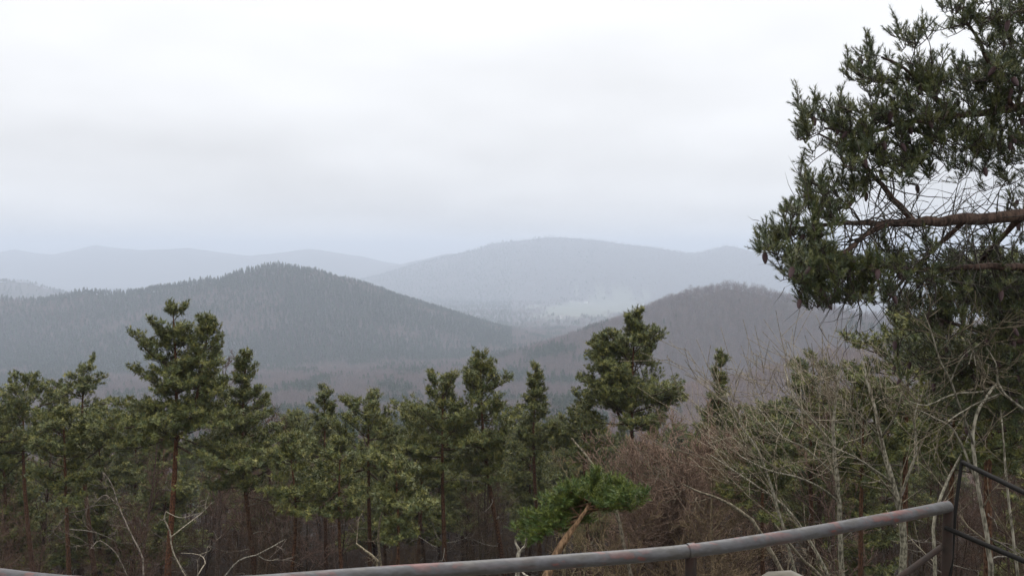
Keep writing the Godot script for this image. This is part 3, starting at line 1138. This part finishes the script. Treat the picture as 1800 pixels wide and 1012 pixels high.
func make_front_pines() -> void:
	front_pine("bushy olive pine at the left edge of the picture", 45, 672, 30, 75, 800, {"seed": 11, "shape": "dome", "snags": 4})
	front_pine("pine with a pointed dark tip left of the twin-topped pine", 150, 640, 32, 75, 800, {"seed": 12, "shape": "cone", "snags": 4})
	front_pine("tallest twin-topped pine of the left half with bare orange trunk", 300, 542, 25, 118, 770, {"seed": 13, "shape": "spire", "twin": [0.72, 1.15, 0.2, 0.962], "snags": 16, "lean": Vector2(0.2, 0), "foot": lin(0.20, 0.085, 0.045)})
	front_pine("broad pine with a thin crooked leader right of the twin-topped pine", 436, 628, 27, 92, 860, {"seed": 14, "shape": "spire", "snags": 8})
	front_pine("slim pine spire standing alone before reddish bare crowns", 570, 684, 34, 40, 800, {"seed": 15, "shape": "cone", "snags": 5})
	front_pine("rounded pine with bright tips just right of the slim spire", 648, 688, 28, 88, 830, {"seed": 16, "shape": "cone", "snags": 8})
	front_pine("low pine between the rounded pine and the leaning pine", 735, 712, 31, 60, 820, {"seed": 17, "shape": "cone"})
	front_pine("broad-crowned pine left of the pine that leans", 780, 668, 27, 75, 840, {"seed": 18, "shape": "dome", "snags": 10})
	front_pine("dark pine whose head leans left near the middle of the picture", 848, 634, 28, 62, 840, {"seed": 19, "shape": "dome", "lean": Vector2(-0.75, 0), "snags": 10})
	front_pine("thin pine with a tufted spire right of the leaning pine", 945, 646, 33, 44, 790, {"seed": 20, "shape": "spire", "snags": 5})
	front_pine("large bright wide-crowned pine standing highest before the valley", 1122, 556, 30, 98, 745, {"seed": 21, "shape": "cone", "twin": [0.72, -1.3, 0.3, 0.95], "snags": 6, "dens": 1.5})
	front_pine("small olive pine tucked against the left of the large wide-crowned pine", 1035, 690, 32, 50, 800, {"seed": 22, "shape": "cone"})
	front_pine("narrow pine with a bent wisp at its tip, right of the large pine", 1272, 618, 31, 36, 800, {"seed": 23, "shape": "spire", "lean": Vector2(0.2, 0)})
	front_pine("pine behind the pale branched tree, low in the right half", 1432, 636, 29, 62, 850, {"seed": 24, "shape": "dome", "snags": 6})
	front_pine("dark pine under the overhanging branches at the right", 1600, 560, 19, 110, 760, {"seed": 25, "shape": "dome", "snags": 8})
	front_pine("tall shadowy pine at the right edge of the picture", 1755, 470, 14, 150, 790, {"seed": 26, "shape": "dome", "snags": 8})
	front_pine("shorter pine below the broad crowned pine, its needles light green", 690, 800, 22, 52, 930, {"seed": 27, "shape": "dome", "snags": 4})
	front_pine("low dark pine in front of the broad pine with crooked leader", 500, 770, 24, 60, 880, {"seed": 28, "shape": "cone", "snags": 4})
	front_pine("dark dense pine low between the leftmost two pines", 110, 720, 24, 60, 870, {"seed": 29, "shape": "dome", "snags": 3})
	front_pine("dark pine low behind the pale branched tree's upper forks", 1520, 690, 20, 85, 850, {"seed": 30, "shape": "dome", "snags": 6})
	front_pine("dark pine at the right, below the lowest overhanging spray", 1690, 640, 16, 110, 830, {"seed": 35, "shape": "dome", "snags": 6})
	front_pine("small dark pine between the narrow pine and the pale branched tree", 1345, 735, 23, 70, 880, {"seed": 36, "shape": "cone", "snags": 6})
	front_pine("olive pine low behind the forked dead sapling", 600, 790, 24, 60, 900, {"seed": 37, "shape": "dome", "snags": 5})
	ledge_pine()

# the little pine that leans out over the rock, lit bright green
func ledge_pine() -> void:
	var rng := RandomNumberGenerator.new()
	rng.seed = 52
	var D := 8.5
	var foot := at(900, 1250, 8.1)
	foot.y = height_at(foot.x, foot.z)
	var root := thing("leaning_pine", "small bright green pine with a leaning orange stem behind the railing", "pine tree", foot)
	var wood := Geo.new()
	var limbs := Geo.new()
	var leaf := Geo.new()
	var pts := PackedVector3Array([Vector3(0, -0.3, 0)])
	var rad := PackedFloat32Array([0.11])
	for q in [[925, 1130, 8.2, 26], [958, 1020, 8.4, 22], [975, 980, 8.5, 20], [992, 950, 8.5, 17], [1010, 925, 8.5, 12], [1028, 900, 8.5, 8], [1045, 870, 8.5, 6]]:
		pts.append(at(q[0], q[1], q[2]) - foot)
		rad.append(q[3] / FOCAL * q[2] * 0.37)
	wood.tube(pts, rad, 9, lin(0.16, 0.10, 0.06), lin(0.46, 0.29, 0.17), 0.6)
	var ca := lin(0.20, 0.12, 0.07)
	for q in [[965, 905, 8.9], [940, 930, 8.8], [985, 880, 8.6], [1015, 862, 8.8], [1050, 850, 8.5], [1085, 862, 8.6], [1110, 885, 8.4], [1060, 880, 8.6], [1000, 895, 8.8], [1040, 868, 8.9], [950, 945, 8.8], [1125, 892, 8.6], [1080, 885, 8.9], [975, 915, 9.1], [1020, 875, 9.0], [1095, 875, 8.6], [930, 950, 9.0], [1005, 870, 8.6], [960, 920, 8.7]]:
		var from := on_line(pts, rng.randf_range(0.80, 1.0))
		if q[0] < 960: from = on_line(pts, 0.78)
		var to := at(q[0], q[1], q[2]) - foot
		bough(rng, limbs, leaf, from, (to - from).normalized() + Vector3(0, -0.12, 0), from.distance_to(to) * 1.05, 1.9, ca, ca, true)
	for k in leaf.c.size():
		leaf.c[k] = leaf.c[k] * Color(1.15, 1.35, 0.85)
	part("trunk", wood.mesh(), M.bark, root)
	part("branchwork", limbs.mesh(), M.bark, root).set_meta("kind", "stuff")
	part("crown", leaf.mesh(), M.needle, root).set_meta("kind", "stuff")

func make_front_bare() -> void:
	var pale := lin(0.55, 0.51, 0.41)
	var moss := lin(0.17, 0.16, 0.11)
	var brown := lin(0.115, 0.075, 0.050)
	# reddish dome of fine twigs right of the middle
	var s := stand(1175, 690, 26)
	bare_tree("leafless_oak", "reddish brown leafless tree with a dense rounded crown of twigs", s[0], {"h": s[1], "w": 3.0, "seed": 31, "stems": 4, "spread": 0.16, "base": 0.45, "boughs": 18, "deep": 3, "kids": 5, "tips": 6, "thick": 2.3, "bark": lin(0.24, 0.18, 0.13), "twig": lin(0.36, 0.245, 0.185)})
	s = stand(1255, 740, 22)
	bare_tree("leafless_oak", "olive brown leafless tree right of the reddish rounded one", s[0], {"h": s[1], "w": 2.4, "seed": 32, "stems": 2, "spread": 0.14, "base": 0.4, "boughs": 15, "deep": 3, "kids": 5, "tips": 5, "thick": 1.8, "bark": lin(0.24, 0.20, 0.13), "twig": lin(0.25, 0.18, 0.105)})
	s = stand(985, 742, 22)
	bare_tree("leafless_oak", "small ochre leafless tree with pale forks left of the reddish one", s[0], {"h": s[1], "w": 1.7, "seed": 33, "stems": 2, "spread": 0.1, "base": 0.5, "boughs": 12, "deep": 3, "kids": 4, "tips": 5, "thick": 1.4, "bark": lin(0.33, 0.28, 0.19), "twig": lin(0.21, 0.16, 0.08)})
	s = stand(1150, 770, 18)
	bare_tree("leafless_sapling", "thin brown leafless stems rising behind the little bright pine", s[0], {"h": s[1], "w": 1.6, "seed": 34, "stems": 4, "spread": 0.14, "base": 0.35, "boughs": 10, "deep": 2, "kids": 5, "tips": 5, "thick": 1.4, "bark": lin(0.18, 0.14, 0.085), "twig": lin(0.17, 0.12, 0.065)})
	# pale stems at the right, fanning up to the left
	stem_tree("lichened_tree", "pale lichened leafless tree fanning long branches up to the left", 13.5, [
		[[1585, 1015, 13.0], [1590, 940, 11.9], [1580, 880, 10.3], [1565, 830, 8.7], [1550, 770, 7.1], [1538, 715, 5.4], [1525, 670, 3.7], [1518, 630, 2.1]],
		[[1480, 1015, 9.3], [1478, 920, 8.1], [1472, 840, 7.1], [1466, 780, 6.0], [1468, 720, 4.3], [1474, 670, 3.2], [1482, 630, 1.6]],
		[[1568, 848, 4.9], [1530, 820, 3.7], [1502, 802, 2.7], [1450, 780, 2.1]],
		[[1478, 885, 4.3], [1440, 855, 3.7], [1400, 838, 3.2], [1345, 824, 2.7], [1300, 800, 1.6]],
		[[1545, 765, 4.3], [1510, 728, 3.2], [1478, 698, 2.7], [1440, 660, 1.6]],
		[[1466, 780, 4.3], [1430, 740, 3.2], [1400, 705, 3.2], [1386, 670, 2.1], [1380, 640, 1.6]],
		[[1472, 840, 3.7], [1420, 790, 3.2], [1380, 770, 2.7], [1352, 740, 1.6], [1330, 712, 1.1]],
		[[1400, 1015, 5.4], [1375, 920, 4.9], [1355, 850, 4.3], [1332, 790, 3.2], [1300, 745, 2.7], [1282, 710, 2.1], [1278, 690, 1.6]],
		[[1460, 1015, 4.9], [1430, 960, 4.3], [1380, 890, 3.7], [1310, 840, 2.7], [1250, 800, 1.6]],
		[[1580, 880, 4.9], [1600, 830, 4.3], [1612, 790, 3.7], [1608, 740, 3.2], [1616, 700, 2.1]],
		[[1550, 770, 3.7], [1575, 730, 3.2], [1588, 690, 2.7], [1600, 660, 1.6]],
		[[1490, 740, 3.2], [1500, 700, 2.7], [1496, 660, 1.6]],
		[[1645, 1015, 6.5], [1640, 930, 5.4], [1660, 860, 4.9], [1690, 800, 3.7], [1712, 745, 2.7], [1740, 700, 1.6]],
		[[1475, 800, 2.7], [1500, 760, 2.1], [1495, 700, 1.6], [1505, 650, 1.1]],
	], {"seed": 61, "bark": moss, "tip": pale, "twig": lin(0.42, 0.36, 0.27), "side": 12, "reach": 1.25, "deep": 1, "kids": 3, "tips": 4, "up": 0.2, "bend": 0.14, "thick": 1.4, "roof": 690.0, "bias": Vector3(-0.55, 0.35, 0)})
	stem_tree("twisted_tree", "twisted pale leafless tree under the overhanging pine at the right", 6.7, [
		[[1745, 1015, 9.2], [1735, 940, 7.6], [1720, 850, 6.5], [1712, 780, 6.0], [1718, 730, 4.9], [1740, 690, 4.4], [1756, 672, 3.8]],
		[[1850, 760, 5.4], [1800, 720, 4.9], [1770, 695, 4.4], [1756, 672, 3.8], [1752, 640, 2.2], [1735, 610, 1.6]],
		[[1756, 672, 3.8], [1730, 688, 3.3], [1680, 692, 2.7], [1630, 712, 2.2], [1600, 705, 1.6]],
		[[1762, 690, 3.3], [1720, 708, 2.7], [1690, 725, 2.2], [1668, 740, 1.6]],
		[[1712, 780, 4.4], [1690, 720, 3.3], [1672, 670, 3.3], [1652, 630, 2.7], [1640, 590, 2.2], [1625, 550, 1.6]],
		[[1672, 670, 2.7], [1690, 630, 2.2], [1712, 612, 2.2], [1735, 595, 1.6]],
		[[1712, 614, 2.2], [1728, 640, 1.6]], [[1712, 614, 2.2], [1716, 642, 1.6]], [[1712, 614, 2.2], [1704, 640, 1.6]], [[1712, 614, 2.2], [1700, 595, 1.6]],
		[[1720, 850, 4.4], [1680, 760, 3.3], [1645, 735, 2.7], [1605, 715, 2.2]],
		[[1790, 1015, 5.4], [1782, 940, 4.4], [1770, 840, 3.8], [1765, 770, 2.7], [1760, 720, 2.2]],
		[[1652, 640, 2.2], [1630, 690, 1.6], [1645, 735, 1.6]],
	], {"seed": 62, "bark": lin(0.20, 0.185, 0.145), "tip": pale, "twig": lin(0.24, 0.20, 0.14), "side": 4, "reach": 0.4, "deep": 1, "kids": 3, "tips": 3, "bend": 0.4})
	# bleached dead branches low on the left
	stem_tree("dead_tree", "bleached dead tree with white crooked branch beside the orange trunk", 15.0, [
		[[330, 1020, 2.5], [318, 1000, 2.5], [302, 965, 2.5], [298, 935, 2.5], [288, 912, 2.1], [292, 898, 1.7]],
		[[345, 1015, 2.1], [360, 990, 2.1], [350, 975, 1.7], [318, 972, 1.3]],
		[[350, 975, 1.7], [368, 968, 1.3], [372, 958, 0.8]],
		[[292, 900, 1.3], [318, 910, 1.3], [355, 900, 0.8]],
		[[298, 945, 1.7], [330, 920, 1.7], [356, 900, 1.3]],
	], {"seed": 63, "bark": lin(0.34, 0.30, 0.235), "tip": lin(0.34, 0.30, 0.235), "twig": lin(0.36, 0.31, 0.25), "side": 2, "reach": 0.4, "deep": 1, "tips": 2, "bend": 0.4})
	stem_tree("dead_tree", "thin grey dead sapling left of the orange trunked pine", 17.0, [
		[[252, 1015, 3.0], [250, 980, 2.5], [225, 930, 2.5], [208, 890, 2.0], [195, 850, 1.5], [180, 830, 1.0]],
		[[222, 1010, 2.0], [205, 975, 2.0], [175, 950, 1.5], [158, 965, 1.0]],
		[[208, 890, 1.5], [185, 870, 1.5], [170, 880, 1.0]],
	], {"seed": 64, "bark": lin(0.26, 0.215, 0.18), "tip": lin(0.3, 0.26, 0.22), "twig": lin(0.22, 0.18, 0.15), "side": 4, "reach": 0.6, "deep": 2, "kids": 3, "tips": 3})
	stem_tree("dead_tree", "grey dead branch lying slanted low right of the orange trunk", 18.0, [
		[[395, 1012, 3.0], [420, 985, 3.0], [450, 975, 2.4], [480, 960, 2.4], [500, 948, 1.8]],
		[[450, 975, 1.8], [470, 985, 1.2], [490, 982, 1.2]],
	], {"seed": 65, "bark": lin(0.26, 0.24, 0.20), "tip": lin(0.3, 0.27, 0.22), "twig": lin(0.22, 0.18, 0.15), "side": 3, "reach": 0.5, "deep": 1, "tips": 3, "rooted": false})
	stem_tree("dead_stub", "bleached forked twig sticking up behind the rail", 7.0, [
		[[906, 1060, 9], [910, 985, 7], [913, 970, 6], [908, 958, 4], [905, 948, 3]],
		[[913, 970, 5], [922, 960, 4], [926, 946, 3]],
		[[962, 1046, 5], [942, 1024, 5], [925, 1012, 4], [916, 1004, 3]],
	], {"seed": 66, "bark": lin(0.5, 0.46, 0.38), "tip": lin(0.5, 0.46, 0.38), "twig": lin(0.4, 0.35, 0.3), "side": 0})
	stem_tree("broken_snag", "broken bleached limb slanting above the small bright pine", 15.0, [
		[[1110, 1015, 7.0], [1090, 920, 6.3], [1068, 860, 5.6], [1050, 830, 4.9], [1030, 800, 3.5], [1005, 770, 2.8]],
		[[1055, 838, 2.1], [1060, 822, 1.4], [1056, 815, 1.4]],
	], {"seed": 67, "bark": lin(0.10, 0.08, 0.06), "tip": lin(0.42, 0.37, 0.27), "twig": lin(0.3, 0.25, 0.18), "side": 1, "reach": 0.3, "deep": 1})
	stem_tree("dead_sapling", "pale arching stem leaning left behind the railing's middle post", 11.0, [
		[[1400, 1050, 9], [1372, 1000, 8], [1340, 940, 7], [1312, 905, 6], [1270, 880, 5], [1220, 860, 3], [1200, 850, 2]],
		[[1500, 1060, 7], [1440, 1010, 6], [1400, 970, 5], [1360, 920, 4]],
	], {"seed": 68, "bark": lin(0.25, 0.215, 0.16), "tip": lin(0.27, 0.235, 0.17), "twig": lin(0.22, 0.18, 0.13), "side": 5, "reach": 0.6, "deep": 2, "kids": 3, "tips": 4})
	stem_tree("dead_sapling", "forked bleached twig low between the pines, left of the rail", 14.0, [
		[[665, 1015, 5], [662, 985, 5], [645, 970, 4], [625, 955, 3]],
		[[670, 1000, 4], [664, 950, 4], [668, 915, 3], [672, 900, 2]],
	], {"seed": 69, "bark": lin(0.34, 0.29, 0.2), "tip": lin(0.36, 0.31, 0.22), "twig": lin(0.25, 0.2, 0.15), "side": 2, "reach": 0.4, "deep": 1})
	# thin grey twigs that reach above the tree tops
	for q in [[62, 612, 36, "thin grey leafless tree above the bushy pine at the left edge"], [372, 560, 34, "thin mauve leafless tree right behind the twin-topped pine"], [232, 690, 33, "reddish leafless tree between the two left pines"], [512, 668, 29, "reddish leafless crown left of the slim pine spire"], [1500, 590, 24, "grey wispy leafless tree rising beside the overhanging pine"], [610, 740, 38, "brown leafless tree behind the slim pine spire"], [1340, 690, 34, "brown leafless tree between the narrow pine and the pale branched tree"], [405, 640, 36, "ochre leafless tree between the twin-topped pine and the crooked leader"]]:
		s = stand(q[0], q[1], q[2])
		bare_tree("leafless_tree", q[3], s[0], {"h": s[1], "w": 2.2, "seed": int(q[0]), "stems": 1, "base": 0.35, "boughs": 16, "deep": 3, "kids": 4, "tips": 5, "el": 48.0, "thick": 1.5, "bark": lin(0.15, 0.12, 0.10), "twig": lin(0.22, 0.135, 0.105)})


# ------------------------------------------------------------------ the rest of the belt below the ledge
func belt(x: float) -> float:
	const X := [-300.0, 0.0, 200.0, 420.0, 500.0, 560.0, 700.0, 760.0, 900.0, 1000.0, 1080.0, 1200.0, 1300.0, 1400.0, 1500.0, 1600.0, 2200.0]
	const Y := [690.0, 700.0, 710.0, 700.0, 690.0, 740.0, 735.0, 715.0, 740.0, 725.0, 735.0, 735.0, 715.0, 705.0, 690.0, 640.0, 600.0]
	for k in range(1, X.size()):
		if x <= X[k]:
			return lerpf(Y[k - 1], Y[k], (x - X[k - 1]) / (X[k] - X[k - 1]))
	return 640.0

func make_fill() -> void:
	var rng := RandomNumberGenerator.new()
	rng.seed = 2024
	var protos := []
	var heights := []
	var specs := [["dome", 13.0, 2.2, 0.56], ["cone", 14.0, 2.0, 0.50], ["cone", 12.0, 1.9, 0.45], ["dome", 15.0, 2.4, 0.60], ["cone", 12.5, 1.9, 0.48]]
	for k in specs.size():
		protos.append(pine("belt_pine", "x", Vector3.ZERO, {"h": specs[k][1], "w": specs[k][2], "shape": specs[k][0], "base": specs[k][3], "seed": 100 + k, "snags": 9}))
		heights.append(specs[k][1])
	for k in 5:
		var h: float = [12.0, 13.5, 11.0, 14.0, 9.0][k]
		protos.append(bare_tree("belt_leafless_tree", "x", Vector3.ZERO, {"h": h, "w": [2.4, 2.8, 2.0, 2.6, 1.8][k], "seed": 200 + k, "stems": [1, 2, 3, 1, 4][k], "spread": 0.15, "base": 0.35, "boughs": [18, 12, 8, 20, 7][k], "deep": 3, "kids": 4, "tips": 5, "thick": 1.3, "bark": [lin(0.05, 0.038, 0.03), lin(0.10, 0.084, 0.062), lin(0.06, 0.045, 0.032), lin(0.045, 0.036, 0.03), lin(0.12, 0.10, 0.07)][k], "twig": [lin(0.115, 0.068, 0.048), lin(0.11, 0.070, 0.046), lin(0.105, 0.072, 0.040), lin(0.14, 0.084, 0.062), lin(0.11, 0.072, 0.043)][k]}))
		heights.append(h)
	var used := []
	for k in 10:
		used.append(false)
	var spots := []
	for q in get_children():
		if q.has_meta("category") and str(q.get_meta("category")).ends_with("tree") and not q.name.begins_with("belt"):
			spots.append(Vector2(q.position.x, q.position.z))
	var placed := 0
	var tries := 0
	while placed < 350 and tries < 14000:
		tries += 1
		var a := rng.randf_range(-0.74, 0.70)
		var d := lerpf(20.0, 120.0, pow(rng.randf(), 1.25))
		var x := sin(a) * d
		var z := -cos(a) * d
		var near := false
		var gap := 1.5 + d * 0.018
		for q in spots:
			if q.distance_to(Vector2(x, z)) < gap:
				near = true
				break
		if near: continue
		var px := 900.0 + x / -z * FOCAL
		if px > 465 and px < 550 and d < 45: continue
		if px > 240 and px < 370 and d < 27: continue
		if px > 1180 and px < 1400 and d < 24: continue
		var green := rng.randf() < (0.60 if px < 900 else 0.50) * (1.0 if d > 38 else 0.2)
		if d > 70: green = rng.randf() < 0.4
		var k := rng.randi() % 5 + (0 if green else 5)
		var y := height_at(x, z)
		var s := rng.randf_range(0.85, 1.2)
		var limit := at(px, belt(px) + rng.randf_range(0, 40), -z).y - y
		if d < 36: limit = at(px, belt(px) + rng.randf_range(60, 180), -z).y - y
		if s * heights[k] > limit: s = limit / heights[k]
		if s < 0.45: continue
		spots.append(Vector2(x, z))
		placed += 1
		var o: Node3D
		if used[k]:
			o = protos[k].duplicate()
			o.name = numbered("belt_pine" if green else "belt_leafless_tree")
			add_child(o)
		else:
			o = protos[k]
			used[k] = true
		o.position = Vector3(x, y, z)
		o.rotation.y = rng.randf() * TAU
		o.scale = Vector3(s, s, s) * Vector3(rng.randf_range(0.9, 1.1), 1, rng.randf_range(0.9, 1.1))
		tag(o, belt_label(green, px, d), "pine tree" if green else "bare tree", "pines filling the slope below the ledge" if green else "leafless trees filling the slope below the ledge")
	var by_label := {}
	for q in get_children():
		if q.name.begins_with("belt"):
			by_label.get_or_add(q.get_meta("label"), []).append(q)
	for l in by_label:
		var same: Array = by_label[l]
		if same.size() < 2: continue
		same.sort_custom(func(u, w): return u.position.x / -u.position.z < w.position.x / -w.position.z)
		for k in same.size():
			var word: String = "left one" if k == 0 else ("right one" if k == same.size() - 1 else ["second", "third", "fourth", "fifth", "sixth", "seventh", "eighth", "ninth", "tenth", "eleventh", "twelfth"][k - 1] + " one")
			same[k].set_meta("label", str(l) + ", the " + word)
	for k in 10:
		if not used[k]: protos[k].queue_free()
	print("belt ", placed)

func belt_label(green: bool, px: float, d: float) -> String:
	const NAMES := [[0.0, "the bushy pine at the left edge"], [150.0, "the pointed dark pine at the left"], [300.0, "the tallest twin-topped pine"], [436.0, "the pine with the crooked leader"], [570.0, "the slim pine spire"], [650.0, "the rounded bright-tipped pine"], [780.0, "the broad-crowned middle pine"], [850.0, "the pine whose head leans left"], [945.0, "the tufted thin spire"], [1122.0, "the large bright wide-crowned pine"], [1272.0, "the narrow pine with bent tip"], [1432.0, "the pale branched tree"], [1600.0, "the pine under the overhanging branches"], [1755.0, "the shadowy pine at the right edge"]]
	var best := 0
	for k in NAMES.size():
		if absf(NAMES[k][0] - px) < absf(NAMES[best][0] - px): best = k
	var side := "left" if px < NAMES[best][0] else "right"
	var how := "close by" if d < 32 else ("just behind" if d < 55 else ("well behind" if d < 85 else "far behind"))
	return ("pine " if green else "leafless tree ") + how + ", " + side + " of " + str(NAMES[best][1])


# brown leafless scrub on the forest floor
func make_undergrowth() -> void:
	var rng := RandomNumberGenerator.new()
	rng.seed = 88
	for v in 2:
		var g := Geo.new()
		for k in 70:
			var an := rng.randf() * TAU
			var p := Vector3(cos(an), 0, sin(an)) * rng.randf_range(0.0, 0.5)
			var q := p + Vector3(cos(an) * rng.randf_range(0.0, 0.8), rng.randf_range(0.5, 1.8), sin(an) * rng.randf_range(0.0, 0.8))
			var col := lin(0.026, 0.017, 0.012).lerp(lin(0.060, 0.038, 0.024), rng.randf())
			blade(g, p, q, rng.randf_range(0.012, 0.03), col, rng)
			for j in 2:
				var m := p.lerp(q, rng.randf_range(0.4, 0.9))
				blade(g, m, m + Vector3(rng.randf_range(-.4, .4), rng.randf_range(0.1, 0.5), rng.randf_range(-.4, .4)), 0.012, col, rng)
		var buf := PackedFloat32Array()
		var n := 0
		while n < 3000:
			var a := rng.randf_range(-0.78, 0.78)
			var d := lerpf(13.0, 150.0, pow(rng.randf(), 1.3))
			var x := sin(a) * d
			var z := -cos(a) * d
			var s := rng.randf_range(0.6, 1.7)
			var t := rng.randf() * TAU
			buf.append_array(PackedFloat32Array([cos(t) * s, 0, sin(t) * s, x, 0, s, 0, height_at(x, z) - 0.05, -sin(t) * s, 0, cos(t) * s, z]))
			n += 1
		var mm := MultiMesh.new()
		mm.transform_format = MultiMesh.TRANSFORM_3D
		mm.mesh = g.mesh()
		mm.instance_count = n
		mm.buffer = buf
		var o := MultiMeshInstance3D.new()
		o.name = numbered("undergrowth")
		o.multimesh = mm
		o.material_override = M.far_twig
		add_child(o)
		tag(o, "brown leafless scrub covering the forest floor below the ledge", "undergrowth", "forest floor scrub", "stuff")
